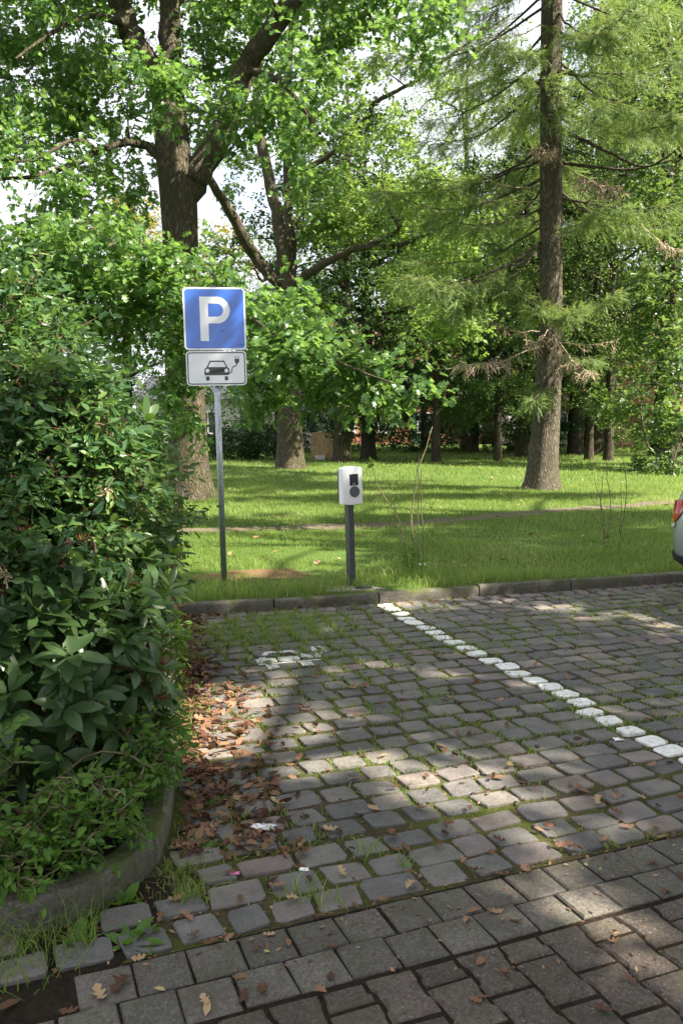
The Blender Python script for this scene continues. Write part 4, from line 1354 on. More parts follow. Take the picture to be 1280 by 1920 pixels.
T1.limb(pl([(185, 284, 0.05, -0.8), (140, 262, 0.04, -1.6), (60, 300, 0.03, -2.4), (-30, 295, 0.02, -3)], Y1), sides=6)
T1.limb(pl([(345, 480, 0.10), (390, 500, 0.06, -1.4), (430, 560, 0.045, -3.0), (490, 610, 0.032, -4.4), (570, 650, 0.024, -5.2), (660, 690, 0.016, -5.6), (740, 720, 0.010, -5.8)], Y1), sides=7)
T1.limb(pl([(335, 500, 0.09), (290, 470, 0.07, -1.2), (230, 460, 0.055, -2.2), (150, 470, 0.04, -3.2), (60, 480, 0.025, -4)], Y1), sides=7)
T1.limb(pl([(462, 130, 0.09, 0), (520, 150, 0.07, -1), (560, 190, 0.05, -2), (600, 250, 0.03, -2.6)], Y1), sides=6)
T1.limb(pl([(238, 45, 0.09, 0), (170, 30, 0.05, -1), (100, 60, 0.035, -2), (30, 110, 0.02, -2.6)], Y1), sides=6)
near0 = len(T1.clumps)
# low boughs: bright lobed leaves left of the sign and the hanging bough right of it
for a in ((70, 470, 13.6, 90, 55, 1.2, 12), (200, 470, 14.4, 90, 60, 1.2, 14), (290, 520, 14.2, 60, 70, 0.9, 12), (120, 560, 14.6, 130, 70, 1.2, 16), (260, 600, 14.8, 80, 60, 1.0, 10), (330, 700, 15.0, 40, 50, 0.6, 4), (330, 790, 15.4, 30, 30, 0.5, 2),
          (430, 560, 14.0, 60, 50, 1.0, 9), (490, 600, 13.4, 60, 50, 0.9, 9), (545, 640, 12.8, 70, 50, 0.9, 9), (600, 655, 12.5, 65, 40, 0.8, 8), (670, 685, 12.2, 55, 25, 0.6, 5), (740, 715, 12.0, 42, 16, 0.4, 4), (500, 710, 13.2, 50, 30, 0.8, 4), (590, 710, 12.8, 40, 25, 0.6, 3), (400, 650, 15.5, 60, 60, 0.8, 6)):
    T1.pblob(*a)
near1 = len(T1.clumps)
for a in ((100, 60, 16.5, 120, 80, 2.0, 26), (60, 190, 16.8, 90, 70, 1.8, 20), (180, 170, 17.5, 80, 70, 1.6, 17), (250, 330, 18.5, 60, 40, 1.2, 7), (80, 310, 15.5, 90, 50, 1.4, 13), (200, 60, 19, 70, 70, 1.6, 10), (150, 390, 15.4, 110, 40, 1.4, 10),
          (300, 170, 15.6, 60, 35, 0.7, 7), (420, 60, 18.5, 90, 70, 1.8, 16), (390, 170, 19, 70, 60, 1.6, 12), (480, 210, 16.5, 60, 50, 1.4, 9), (560, 60, 17, 80, 70, 2.0, 9), (540, 170, 16.2, 60, 60, 1.4, 8), (570, 270, 15.4, 60, 50, 1.2, 7), (660, 10, 16.5, 80, 30, 1.6, 6), (340, 260, 19, 60, 60, 1.2, 5), (790, 40, 14.5, 60, 40, 0.8, 6)):
    T1.pblob(*a)
mid1 = len(T1.clumps)
for a in ((150, -120, 17, 260, 110, 3.0, 34), (420, -140, 18, 260, 120, 3.2, 36), (300, -330, 17.7, 330, 120, 3.6, 40), (660, -130, 16.5, 140, 110, 2.6, 18), (-140, 120, 16.5, 130, 180, 2.8, 24)):
    T1.pblob(*a)
ncl = len(T1.clumps)
nm_ = np.array(T1.clumps); kind_ = np.zeros(ncl, int); kind_[near1:mid1] = 1; kind_[mid1:] = 2
T1.grow()
oc = np.array([c for c, _ in T1.out])
kk = np.array([kind_[int(np.argmin(np.linalg.norm(nm_ - c, axis=1)))] for c in oc])
T1.leaves(OAK_V, OAK_F, 0.155, 0.62, 8, 12, 0.35, 0.8, sel=kk == 0)
T1.leaves(OAK_V, OAK_F, 0.155, 0.75, 7, 12, 0.25, 0.8, sel=kk == 1)
T1.leaves(LOB_V, LOB_F, 0.24, 1.0, 7, 9, 0.2, 0.9, sel=kk == 2)
T1.finish()

# ------------------------------------------------------------------ second oak, further back
Y2 = gnd(545, 878, LAWN_Z)[1]
T2 = Tree('oak_tree', 'oak with spreading limbs farther back between sign and charger', 'tree', at(545, 878, Y2), M['bark_oak'], M['oak2'])
b = at(545, 878, Y2)
T2.limb([(b[0], b[1], -0.1, 0.46)] + pl([(545, 872, 0.46), (544, 850, 0.44), (543, 800, 0.40), (543, 720, 0.36), (544, 620, 0.30), (541, 560, 0.29), (538, 525, 0.27)], Y2), 'trunk', 4, flare=0.55)
T2.limb(pl([(536, 535, 0.22), (510, 518, 0.21), (482, 485, 0.2), (455, 440, 0.18, -0.6), (425, 385, 0.15, -1.2), (395, 340, 0.12, -2), (370, 260, 0.07, -2.5)], Y2))
T2.limb(pl([(538, 535, 0.24), (530, 480, 0.23), (520, 410, 0.20), (503, 330, 0.18), (488, 250, 0.16), (480, 160, 0.12, 0.5), (470, 60, 0.08, 1)], Y2))
T2.limb(pl([(545, 535, 0.2), (546, 470, 0.18, 0.5), (542, 400, 0.17, 1), (540, 320, 0.16, 1.2), (535, 200, 0.13, 1.3), (545, 60, 0.10, 1.5), (550, -100, 0.05, 1.6)], Y2))
T2.limb(pl([(545, 540, 0.17), (575, 515, 0.15, -0.4), (625, 485, 0.13, -1), (680, 464, 0.11, -1.6), (740, 462, 0.08, -2.2), (800, 440, 0.05, -2.6), (850, 445, 0.03, -3)], Y2), sides=8)
T2.limb(pl([(680, 464, 0.08, -1.6), (745, 432, 0.065, -2.4), (730, 395, 0.05, -2.6), (715, 340, 0.03, -2.8)], Y2), sides=7)
T2.limb(pl([(540, 210, 0.10, 1.3), (575, 140, 0.09, 0.5), (615, 90, 0.08, -0.5), (670, 62, 0.07, -1.4), (725, 48, 0.06, -2), (800, 15, 0.04, -2.6)], Y2), sides=7)
T2.limb(pl([(541, 330, 0.10, 1.2), (620, 290, 0.09, 0.4), (688, 222, 0.08, -0.6), (700, 195, 0.075, -0.8), (745, 170, 0.06, -1.4), (790, 145, 0.05, -2), (870, 85, 0.035, -2.6), (960, 25, 0.02, -3)], Y2), sides=7)
for a in ((430, 440, 29, 50, 50, 1.0, 5), (620, 400, 29.5, 70, 60, 1.4, 16), (690, 370, 28.5, 90, 60, 1.6, 18), (780, 390, 26.5, 70, 60, 1.6, 13), (640, 430, 29, 80, 40, 1.2, 9), (760, 520, 26.5, 80, 30, 1.2, 9), (830, 560, 24, 60, 40, 1.3, 9), (880, 600, 24, 40, 25, 1.0, 5), (840, 470, 24.2, 60, 60, 1.4, 9), (590, 560, 29, 40, 40, 1.0, 4),
          (600, 130, 27, 70, 60, 2.0, 4), (700, 160, 26, 80, 60, 1.8, 6), (760, 230, 25.6, 70, 50, 1.6, 3), (680, 290, 26, 80, 40, 1.8, 5), (790, 340, 25.2, 60, 40, 1.6, 6), (850, 380, 25, 60, 60, 1.4, 9), (500, 150, 29, 60, 80, 1.4, 9), (450, 320, 30, 40, 50, 1.0, 4), (570, 280, 30, 40, 60, 1.0, 7), (740, 60, 26, 70, 50, 1.8, 4), (620, 30, 27, 70, 60, 2, 4), (860, 150, 25, 50, 70, 1.4, 3),
          (520, -120, 28, 200, 130, 3.5, 26), (740, -130, 27, 160, 120, 3, 18), (400, 560, 26, 50, 50, 1.2, 5)):
    T2.pblob(*a)
T2.grow()
T2.leaves(LOB_V, LOB_F, 0.175, 0.9, 7, 14, 0.2, 0.85)
T2.finish()

# ------------------------------------------------------------------ conifer with hanging sprays
Y3 = gnd(1013, 917, LAWN_Z)[1]
b3 = at(1013, 917, Y3)
T3 = Tree('conifer_tree', 'tall conifer with ridged bark and dead lower twigs on the lawn', 'tree', b3, M['bark_con'], M['needle'])
trunk_rows = [(1013, 910, 0.36), (1015, 880, 0.345), (1020, 820, 0.32), (1025, 740, 0.295), (1030, 640, 0.275), (1032, 540, 0.258), (1032, 420, 0.248), (1032, 300, 0.24), (1033, 150, 0.235), (1034, 0, 0.22), (1036, -200, 0.19), (1040, -450, 0.14), (1043, -700, 0.08), (1045, -900, 0.03)]
T3.limb([(b3[0], b3[1], -0.1, 0.37)] + pl(trunk_rows, Y3), 'trunk', 4, flare=0.75)
tp = np.array(pl(trunk_rows, Y3))
# twig template: axis with two ranks of needles
def twig_template(n=14, L=1.0, nl=0.14, nw=0.036):
    V, F = [], []
    V += [(0, -0.006, 0), (0, 0.006, 0), (L, 0, -0.03)]; F.append((0, 1, 2))
    for i in range(n):
        x = 0.06 + 0.92 * i / n * L
        s = 1 if i % 2 else -1
        l = nl * (1.15 - 0.5 * i / n) * RS.uniform(0.8, 1.2)
        zz = RS.uniform(-0.5, 0.35) * l
        k = len(V)
        V += [(x - nw, 0, 0), (x + nw, 0, 0), (x + l * 0.55, s * l * 0.85, zz)]
        F.append((k, k + 1, k + 2))
    return np.array(V), [np.array(F)]
TWV, TWF = twig_template()
dead = Geo()
def axis_pts(p0, d, L, sag, lift, n=10):
    t = np.linspace(0, 1, n)
    P = p0 + np.outer(t * L, d)
    P[:, 2] += -sag * L * np.sin(t * math.pi * 0.75) + lift * L * t ** 2.2
    P[1:] += RS.normal(0, 0.02 * L / 3, (n - 1, 3))
    return P, t
def spray(T, p0, d, L, sag=0.18, lift=0.05, r0=0.03, dens=1.0, tl=0.42, tw=(TWV, TWF), bias=0.45, inner=0.2, hang=0.28):
    P, t = axis_pts(p0, d, L, sag, lift)
    T.wood.tube(P, r0 + (0.005 - r0) * t, 5)
    n = int(20 * L * dens)
    u = RS.uniform(inner, 1.0, n)
    u = np.r_[u, 1.0, 0.97]
    n = len(u)
    pos = np.stack([np.interp(u, t, P[:, k]) for k in range(3)], 1)
    sd = unit(np.cross(d, [0, 0, 1]))
    sg = RS.choice([-1, 1], n)
    wlen = 0.30 * L * (1.05 - 0.75 * u) * RS.uniform(0.5, 1.1, n) + 0.15
    bd = unit(d * 0.75 + sd * (sg * RS.uniform(0.5, 1.1, n))[:, None] + np.stack([np.zeros(n), np.zeros(n), -hang * RS.uniform(0.2, 1.6, n)], 1))
    # branchlets, each with needled twigs along it
    e = pos + bd * wlen[:, None]
    w = unit(np.cross(bd, rdir(n))) * 0.006
    T.wood.add(np.stack([pos - w, pos + w, e], 1).reshape(-1, 3), [np.arange(3 * n).reshape(-1, 3)])
    k = 5
    q = RS.uniform(0.1, 1.0, (n, k))
    tp_ = (pos[:, None] + bd[:, None] * (wlen[:, None] * q)[..., None]).reshape(-1, 3)
    td = unit(np.repeat(bd, k, 0) + rdir(n * k) * 0.75 + [0, 0, -0.12])
    nz = unit(rdir(n * k) * 0.5 + [0, 0, 1])
    T.leaf.inst(tw[0], tw[1], tp_, td, nz, tl * RS.uniform(0.55, 1.1, n * k), np.clip(RS.normal(bias, 0.09) + RS.normal(0, 0.18, n * k), 0, 1))
def trunk_at(z):
    return np.array([np.interp(z, tp[:, 2], tp[:, 0]), np.interp(z, tp[:, 2], tp[:, 1]), z])
nb = 0
z = 6.1
while z < 21.5:
    for _ in range(3):
        a = RS.uniform(0, 2 * math.pi)
        L = np.interp(z, [4, 7, 12, 22], [2.4, 3.4, 3.8, 1.2]) * RS.uniform(0.65, 1.15)
        if math.sin(a) < -0.55 and z < 8.5 and RS.uniform() < 0.75:      # few boughs straight at the viewer low down
            continue
        d = unit(np.array([math.cos(a), math.sin(a), RS.uniform(-0.25, 0.05)]))
        spray(T3, trunk_at(z + RS.uniform(-0.2, 0.2)), d, L, RS.uniform(0.1, 0.25), RS.uniform(0.0, 0.16), 0.035, 0.95, bias=RS.uniform(0.35, 0.65))
    z += RS.uniform(0.40, 0.62)
# sprays that show against the trunk, sunlight put into their paler needle tint
pa = at(1038, 588, Y3 - 0.75)
for tgt, dz in ((at(958, 520, Y3 - 1.6), 0.3), (at(1150, 545, Y3 - 1.4), 0.25), (at(1080, 575, Y3 - 1.8), 0.1), (at(1000, 570, Y3 - 1.7), 0.1)):
    v = tgt - pa
    spray(T3, pa, unit(v), np.linalg.norm(v), 0.16, 0.1, 0.02, 2.6, 0.34, bias=0.85, inner=0.02, hang=0.35)
for p0, tgt in ((at(1025, 430, Y3), at(1115, 395, Y3 - 1.2)), (at(1020, 470, Y3), at(770, 495, Y3 - 2.4)), (at(1025, 690, Y3), at(1002, 740, Y3 - 1.0)), (at(1022, 450, Y3), at(860, 560, Y3 - 1.5)), (at(1040, 650, Y3), at(1110, 665, Y3 - 1.0)), (at(1050, 120, Y3), at(1270, 190, Y3 - 2.5)), (at(1030, 80, Y3), at(930, 60, Y3 - 2.6)), (at(1040, 20, Y3), at(1130, 40, Y3 - 2.6))):
    v = tgt - p0
    spray(T3, p0, unit(v), np.linalg.norm(v), 0.12, 0.03, 0.03, 1.7, 0.40, bias=0.72, inner=0.3, hang=0.55)
# dead grey twigs
def dead_branch(p0, tgt, n, tl, sag=0.1):
    v = tgt - p0; L = np.linalg.norm(v)
    P, t = axis_pts(p0, v / L, L, sag, sag * 0.9)
    dead.tube(P, 0.015 + (0.005 - 0.015) * t, 5)
    for _ in range(n):
        u = RS.uniform(0.3, 1)
        p = np.array([np.interp(u, t, P[:, k]) for k in range(3)])
        d = unit(rdir(1)[0] * [1, 0.7, 0.5] + [0, -0.1, -0.55] + 0.3 * v / L)
        l = tl * RS.uniform(0.4, 1.1)
        q_ = p + d * l * 0.5 + RS.normal(0, 0.03, 3)
        e = q_ + unit(d + [0, 0, -0.7]) * l * 0.5
        dead.tube([p, q_, e], [0.010, 0.008, 0.004], 3)
        for __ in range(3):
            e2 = q_ + unit(d + rdir(1)[0] * 0.8) * l * RS.uniform(0.2, 0.5)
            dead.tube([q_, e2], [0.008, 0.005], 3)
for px0, py0, px1, py1, dy, n, tl in ((1022, 640, 860, 682, -1.6, 60, 0.40), (1020, 620, 900, 590, -1.4, 28, 0.30), (1040, 630, 1108, 700, -1.6, 60, 0.42), (1035, 610, 990, 640, -1.4, 40, 0.38), (1045, 640, 1165, 635, -0.9, 14, 0.3), (1045, 300, 1160, 352, -1.5, 80, 0.46), (1040, 290, 1005, 268, -1.2, 44, 0.40), (1018, 372, 850, 356, -1.2, 6, 0.2), (1018, 345, 900, 330, -1.4, 6, 0.2), (1016, 45, 868, 62, -1.4, 5, 0.2), (1035, 600, 1050, 690, -0.8, 30, 0.35), (1200, 420, 1270, 470, 0.2, 26, 0.4)):
    dead_branch(at(px0, py0, Y3), at(px1, py1, Y3 + dy), n, tl)
dead.build('dead_twigs', M['dead'], T3.root, smooth=True, origin=T3.base, kind='stuff')
# bare arching boughs on the right of the trunk
for rows in ([(1045, 240, 0.05), (1090, 262, 0.045, -0.4), (1140, 285, 0.04, -0.8), (1200, 312, 0.03, -1.2), (1240, 300, 0.025, -1.4), (1290, 262, 0.015, -1.6)], [(1045, 305, 0.04), (1110, 312, 0.035, -0.5), (1180, 318, 0.03, -0.9), (1260, 300, 0.02, -1.2)], [(1018, 450, 0.04), (975, 482, 0.035, -0.5), (920, 510, 0.025, -0.9), (850, 530, 0.015, -1.2)]):
    T3.limb(pl(rows, Y3), 'bough', sides=6, node=False)
T3.finish('needles')

# ------------------------------------------------------------------ trees farther off: a few kinds, each tree its own object
def proto(kind, seed):
    global RS
    keep = RS; RS = np.random.RandomState(seed)
    nm = {'maple': 'maple_tree', 'lime': 'lime_tree', 'spruce': 'spruce_tree', 'birch': 'birch_tree', 'beech': 'beech_tree'}[kind]
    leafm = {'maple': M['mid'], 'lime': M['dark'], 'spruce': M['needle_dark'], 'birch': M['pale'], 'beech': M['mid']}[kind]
    T = Tree(nm, None, 'tree', (0, 0, 0), M['bark_dark'], leafm)
    H = {'maple': 15, 'lime': 16, 'spruce': 20, 'birch': 17, 'beech': 18}[kind]
    r0 = {'maple': 0.24, 'lime': 0.36, 'spruce': 0.22, 'birch': 0.2, 'beech': 0.42}[kind]
    lean = RS.uniform(-0.3, 0.3, 2)
    rows = [(0, 0, -0.15, r0), (0, 0, 0.4, r0 * 0.97), (lean[0] * .2, lean[1] * .2, H * .2, r0 * 0.82), (lean[0] * .6, lean[1] * .6, H * .5, r0 * 0.62), (lean[0], lean[1], H * .8, r0 * .32), (lean[0], lean[1], H * .97, 0.03)]
    T.limb(rows, 'trunk', 4, flare=0.5)
    if kind == 'spruce':
        z = 2.2
        while z < H - 0.5:
            for _ in range(4):
                a = RS.uniform(0, 6.283)
                L = np.interp(z, [2, 6, H], [3.2, 3.3, 0.3]) * RS.uniform(0.8, 1.15)
                spray(T, np.array([0, 0, z]), unit(np.array([math.cos(a), math.sin(a), -0.12])), L, 0.12, 0.12, 0.03, 0.42, 0.62, (TW2V, TW2F), 0.4)
            z += 0.55
        T.finish('needles')
    else:
        lo = {'maple': 2.2, 'lime': 2.0, 'birch': 4.0, 'beech': 3.0}[kind]
        rad = {'maple': 3.4, 'lime': 4.2, 'birch': 2.8, 'beech': 4.8}[kind]
        nl = {'maple': 15, 'lime': 17, 'birch': 12, 'beech': 18}[kind]
        for i in range(nl):
            zz = lo + (H - lo - 2) * (i + RS.uniform(0, 1)) / nl
            a = i * 2.4 + RS.uniform(-0.4, 0.4)
            k = math.sin(math.pi * min(1, max(0.12, (zz - lo + 2.5) / (H - lo + 2)))) ** 0.6
            L = rad * k * RS.uniform(0.75, 1.1)
            s = np.array([np.interp(zz, [r[2] for r in rows], [r[j] for r in rows]) for j in (0, 1)])
            e = np.array([math.cos(a), math.sin(a)])
            rise = {'maple': 0.25, 'lime': 0.1, 'birch': 0.5, 'beech': 0.3}[kind]
            T.limb([(s[0], s[1], zz, r0 * .34), (*(s + e * L * .35), zz + L * rise * .5, r0 * .24), (*(s + e * L * .7), zz + L * rise * .8, r0 * .15), (*(s + e * L), zz + L * rise * (0.7 if kind != 'birch' else 0.4), 0.02)], 'limb', 3, 6)
            nc = {'maple': 20, 'lime': 22, 'birch': 20, 'beech': 24}[kind]
            for t in RS.uniform(0.3, 1.12, nc):
                c = np.array([*(s + e * L * t), zz + L * rise * 0.75 * min(t, 1)])
                T.clumps.append(c + RS.normal(0, 1, 3) * [0.75, 0.75, 0.6] * (1 if kind != 'birch' else 0.9))
        T.grow(branch_r=0.012)
        ls, ntw, nlf, tv, tf, size = {'maple': (0.19, 6, 9, LOB_V, LOB_F, 0.75), 'lime': (0.17, 6, 10, DIA_V, DIA_F, 0.8), 'birch': (0.09, 7, 10, DIA_V, DIA_F, 0.9), 'beech': (0.16, 6, 10, DIA_V, DIA_F, 0.9)}[kind]
        T.leaves(tv, tf, ls, size, ntw, nlf, 0.7 if kind == 'birch' else 0.25, 0.8, twigs=(kind == 'birch'))
        T.finish()
    RS = keep
    return T.root
TW2V, TW2F = twig_template(10, 1.0, 0.22, 0.05)
PROTO = {k: proto(k, s) for k, s in (('maple', 3), ('lime', 4), ('spruce', 5), ('birch', 6), ('beech', 8))}
USED = set()
def plant(kind, x, y, rz, sc, label, group=None, sz=1.0):
    if kind in USED:
        o = copy_tree(PROTO[kind])
    else:
        USED.add(kind); o = PROTO[kind]
    o.location = (x, y, LAWN_Z)
    o.rotation_euler = (0, 0, rz)
    o.scale = (sc, sc, sc * sz)
    o['label'] = label
    if group: o['group'] = group
    return o
def plant_px(kind, px, py, rz, sc, label, group='trees beyond the lawn', sz=1.0, dY=0):
    p = gnd(px, py, LAWN_Z)
    return plant(kind, p[0], p[1] + dY, rz, sc, label, group, sz)
plant_px('lime', 640, 866, 0.3, 0.92, 'dark wide-based tree in front of the sandstone block')
plant_px('lime', 690, 861, 2.2, 0.86, 'dark buttressed tree just right of the sandstone block')
plant_px('maple', 817, 867, 1.0, 0.72, 'slim dark tree between charger and conifer')
plant_px('lime', 884, 848, 4.0, 0.95, 'thick grey trunk far behind, between the two slim dark trees')
plant_px('maple', 932, 865, 3.0, 0.66, 'slim dark tree just left of the conifer')
plant_px('spruce', 985, 851, 0.5, 0.9, 'dark spruce directly behind the conifer trunk')
plant_px('beech', 1077, 851, 0.5, 0.9, 'reddish brown trunk just right of the conifer')
plant_px('maple', 1103, 862, 5.0, 0.74, 'slim dark trunk right of the conifer, beside the far path')
plant('beech', 17.6, 41.0, 1.4, 1.35, 'tall tree filling the upper right corner behind the maple', 'trees beyond the lawn')
plant('birch', 9.4, 44.0, 0.2, 1.0, 'pale fine-leaved birch rising left of the conifer top', 'trees beyond the lawn')
plant('birch', 13.0, 47.0, 3.2, 1.05, 'pale birch showing just right of the conifer top', 'trees beyond the lawn')
plant('birch', 6.7, 46.0, 4.1, 1.3, 'tall pale birch behind the oak crown above the charger', 'trees beyond the lawn')
plant('spruce', 4.6, 48.0, 1.7, 0.80, 'dark blue-green spruce behind the charger between oak and conifer', 'trees beyond the lawn')
plant('beech', 1.6, 54.0, 2.0, 0.74, 'rounded tree far behind the charger above the sandstone block', 'trees beyond the lawn')
plant('beech', -3.2, 44.0, 4.2, 0.66, 'light green tree behind the second oak trunk', 'trees beyond the lawn')
plant('beech', -9.0, 36.0, 5.2, 0.62, 'low leafy tree behind the big oak on its left', 'trees beyond the lawn')
plant('lime', -15.0, 42.0, 1.1, 0.72, 'dense tree far left behind the shrub top', 'trees beyond the lawn')
plant('beech', 14.6, 39.0, 5.9, 1.22, 'leafy tree close behind the right edge maple', 'trees beyond the lawn')
plant('birch', 10.6, 34.0, 2.1, 0.95, 'fine-leaved tree just right of the conifer crown', 'trees beyond the lawn')
plant('beech', 12.4, 42.0, 3.4, 1.25, 'tall leafy tree between the conifer and the right edge maple', 'trees beyond the lawn')
plant('lime', 8.0, 38.0, 0.8, 0.86, 'dense dark tree behind the conifer on its left', 'trees beyond the lawn')
# broad maple at the edge of the view, boughs hanging to the ground
p4 = gnd(1258, 873, LAWN_Z)
T4 = Tree('maple_tree', 'broad dark maple above the parked car, boughs hanging almost to the grass', 'tree', (p4[0], p4[1], LAWN_Z), M['bark_dark'], M['mid'], 'trees beyond the lawn')
T4.limb([(p4[0], p4[1], -0.1, 0.36)] + pl([(1258, 868, 0.36), (1258, 840, 0.34), (1256, 760, 0.31), (1254, 640, 0.28), (1252, 480, 0.24), (1250, 300, 0.18), (1250, 120, 0.10), (1250, 0, 0.04)], p4[1]), 'trunk', 4, flare=0.5)
for rows in ([(1256, 740, 0.10), (1225, 720, 0.07, -1.5), (1200, 760, 0.04, -3), (1215, 840, 0.02, -4.5)], [(1256, 700, 0.10), (1290, 720, 0.07, -2), (1280, 800, 0.04, -4), (1262, 865, 0.02, -5.5)], [(1254, 600, 0.10), (1210, 570, 0.07, -1), (1170, 590, 0.04, -2)], [(1252, 450, 0.09), (1215, 410, 0.06, -1), (1180, 400, 0.03, -2)], [(1252, 480, 0.09), (1300, 430, 0.06, -1), (1340, 420, 0.03, -1.4)]):
    T4.limb(pl(rows, p4[1]), sides=6)
for a in ((1215, 620, 29.5, 60, 50, 1.8, 14), (1275, 680, 28, 60, 60, 1.8, 14), (1190, 760, 28, 40, 40, 1.2, 9), (1240, 770, 27, 60, 40, 1.2, 10), (1228, 858, 26.3, 30, 16, 0.7, 6), (1270, 872, 25.4, 40, 18, 0.7, 8), (1290, 820, 26.5, 50, 40, 1.2, 8), (1180, 560, 29, 60, 50, 1.6, 12), (1250, 520, 29.5, 70, 60, 2.0, 15), (1210, 420, 29.5, 70, 60, 2.0, 14), (1270, 360, 30, 60, 70, 2.0, 13), (1210, 280, 30, 60, 60, 2, 10), (1260, 180, 30.5, 60, 80, 2, 16), (1200, 150, 31, 60, 80, 2, 12), (1180, 320, 31, 50, 60, 1.6, 8), (1370, 560, 30, 90, 200, 2.5, 24), (1240, 60, 31, 70, 70, 2, 14), (1170, 30, 32, 60, 60, 2, 8)):
    T4.pblob(*a)
T4.grow()
T4.leaves(LOB_V, LOB_F, 0.21, 0.8, 6, 9, 0.35, 0.85)
T4.finish()

# ---- the street trees that shade the parking bays: unseen, crown clumps dropped or added to place sun patches and shade
def gxy(px, py, z=0.0):
    return gnd(px, py, z)[:2]
def sh(P):
    """where the shadow of a point falls on the ground"""
    P = np.atleast_2d(P); s = np.array(SUNV)
    return (P - s * (P[:, 2:3] / s[2]))[:, :2]
GAPS = []          # centre, half axes (metres) of sunlit patches
for px, py, rx, ry in ((400, 1330, 0.42, 0.42), (520, 1385, 0.30, 0.22), (640, 1440, 0.26, 0.14), (860, 1440, 0.22, 0.12), (1000, 1640, 0.16, 0.12), (800, 1130, 0.30, 0.2), (1190, 1158, 0.45, 0.22), (1010, 1270, 0.20, 0.2), (700, 1240, 0.2, 0.12), (1150, 1790, 0.15, 0.10)):
    GAPS.append((gxy(px, py), rx, ry))
for px, py, Y, r in ((120, 960, 3.5, 0.12), (215, 1000, 3.5, 0.16), (180, 1110, 3.45, 0.10), (60, 1170, 3.4, 0.06), (90, 540, 4.3, 0.5), (60, 720, 4.0, 0.25), (250, 760, 4.2, 0.22), (150, 640, 4.1, 0.2), (545, 630, 12.8, 0.8), (640, 670, 12.3, 0.7), (735, 715, 12.0, 0.45), (440, 560, 14.0, 0.6)):
    GAPS.append((sh(at(px, py, Y))[0], r, r))
def lit_zone(G):
    """lawn that the street trees leave in the sun (all but the verge beside the car and two bands)"""
    side = (G - K0) @ KN
    soft = vnoise(G[:, 0] * 0.8, G[:, 1] * 0.8, 44)
    verge_shade = (G[:, 0] > 0.45 + 0.3 * soft) & (side < 4.6 + 0.3 * soft) & (side > -0.2)
    band = np.abs(side - 5.6 + 0.12 * G[:, 0] - 0.25 * soft) < 0.55
    band2 = np.abs(side - 9.5 - 0.4 * soft) < 0.7
    return (side > 1.3 + 0.25 * soft) & ~verge_shade & ~band & ~band2
def street_tree(x, y, H, rad, lo, nlimb, per, label, seed, extra=(), zr=(7.0, 13.5)):
    global RS
    keep = RS; RS = np.random.RandomState(seed)
    T = Tree('street_tree', label, 'tree', (x, y, 0), M['bark_oak'], M['oak'], 'street trees that shade the bays')
    rows = [(x, y, -0.15, 0.34), (x, y, 0.4, 0.33), (x, y, H * .25, 0.28), (x + .2, y, H * .55, 0.20), (x + .1, y, H * .85, 0.10), (x, y, H, 0.03)]
    T.limb(rows, 'trunk', 4, flare=0.6)
    for i in range(nlimb):
        zz = lo + (H - lo - 1.5) * (i + RS.uniform(0, 1)) / nlimb
        a = i * 2.4 + RS.uniform(-0.4, 0.4)
        k = math.sin(math.pi * min(1, max(0.15, (zz - lo + 3) / (H - lo + 2.5)))) ** 0.5
        L = rad * k * RS.uniform(0.8, 1.1)
        e = np.array([math.cos(a), math.sin(a)])
        c0_ = np.array([x, y])
        T.limb([(x, y, zz, 0.10), (*(c0_ + e * L * .4), zz + L * .15, 0.07), (*(c0_ + e * L * .75), zz + L * .22, 0.045), (*(c0_ + e * L), zz + L * .2, 0.02)], 'limb', 3, 6)
        for t in RS.uniform(0.2, 1.12, per):
            T.clumps.append(np.array([*(c0_ + e * L * t), zz + L * 0.2 * min(t, 1)]) + RS.normal(0, 1, 3) * [0.8, 0.8, 0.65])
    nb_ = len(T.clumps)
    for P0, r_, n_ in extra:
        for _ in range(n_):
            q = np.asarray(P0) + RS.normal(0, r_, 3)
            T.clumps.append(q + np.array(SUNV) * ((RS.uniform(*zr) - q[2]) / SUNV[2]))
    C = np.array(T.clumps); G = sh(C)
    drop = lit_zone(G)
    drop[nb_:] = False
    for c, rx, ry in GAPS:
        drop |= (((G - c) / [rx + 0.42, ry + 0.42]) ** 2).sum(1) < 1
    T.clumps = list(C[~drop])
    T.grow(branch_r=0.010)
    T.leaves(LOB_V, LOB_F, 0.20, 0.62, 6, 8, 0.2, 0.9, twigs=False)
    T.finish()
    RS = keep
street_tree(8.9, 2.4, 15.5, 4.8, 3.6, 17, 34, 'street tree beside the parked car that shades the bays', 301, [((-1.15, 8.0, 2.3), 0.28, 6), ((0.1, 8.0, 0.9), 0.3, 3), ((1.6, 3.2, 0.0), 0.5, 20), ((2.2, 5.6, 0.0), 0.7, 24), ((0.6, 6.4, 0.0), 0.6, 20), ((1.2, 4.6, 0.0), 0.5, 16)])
street_tree(7.6, -2.6, 15.0, 4.6, 3.8, 18, 36, 'street tree nearest the viewer that shades the pavers', 302, [((0.0, 2.4, 0), 0.6, 44), ((1.0, 2.5, 0), 0.5, 36), ((1.4, 3.0, 0), 0.35, 18), ((0.2, 3.2, 0), 0.4, 14)])
street_tree(12.0, 6.2, 18.5, 4.4, 3.6, 17, 28, 'street tree behind the parked car that shades the verge', 303, [((1.6, 9.6, 0), 0.5, 18), ((2.8, 10.2, 0), 0.5, 18), ((1.2, 11.0, 0), 0.5, 14), ((3.0, 9.0, 0), 0.4, 10)] + [((x_, 13.25 + 0.18 * x_, 0), 0.3, 9) for x_ in np.arange(0.4, 3.0, 0.6)], (10.5, 17.0))
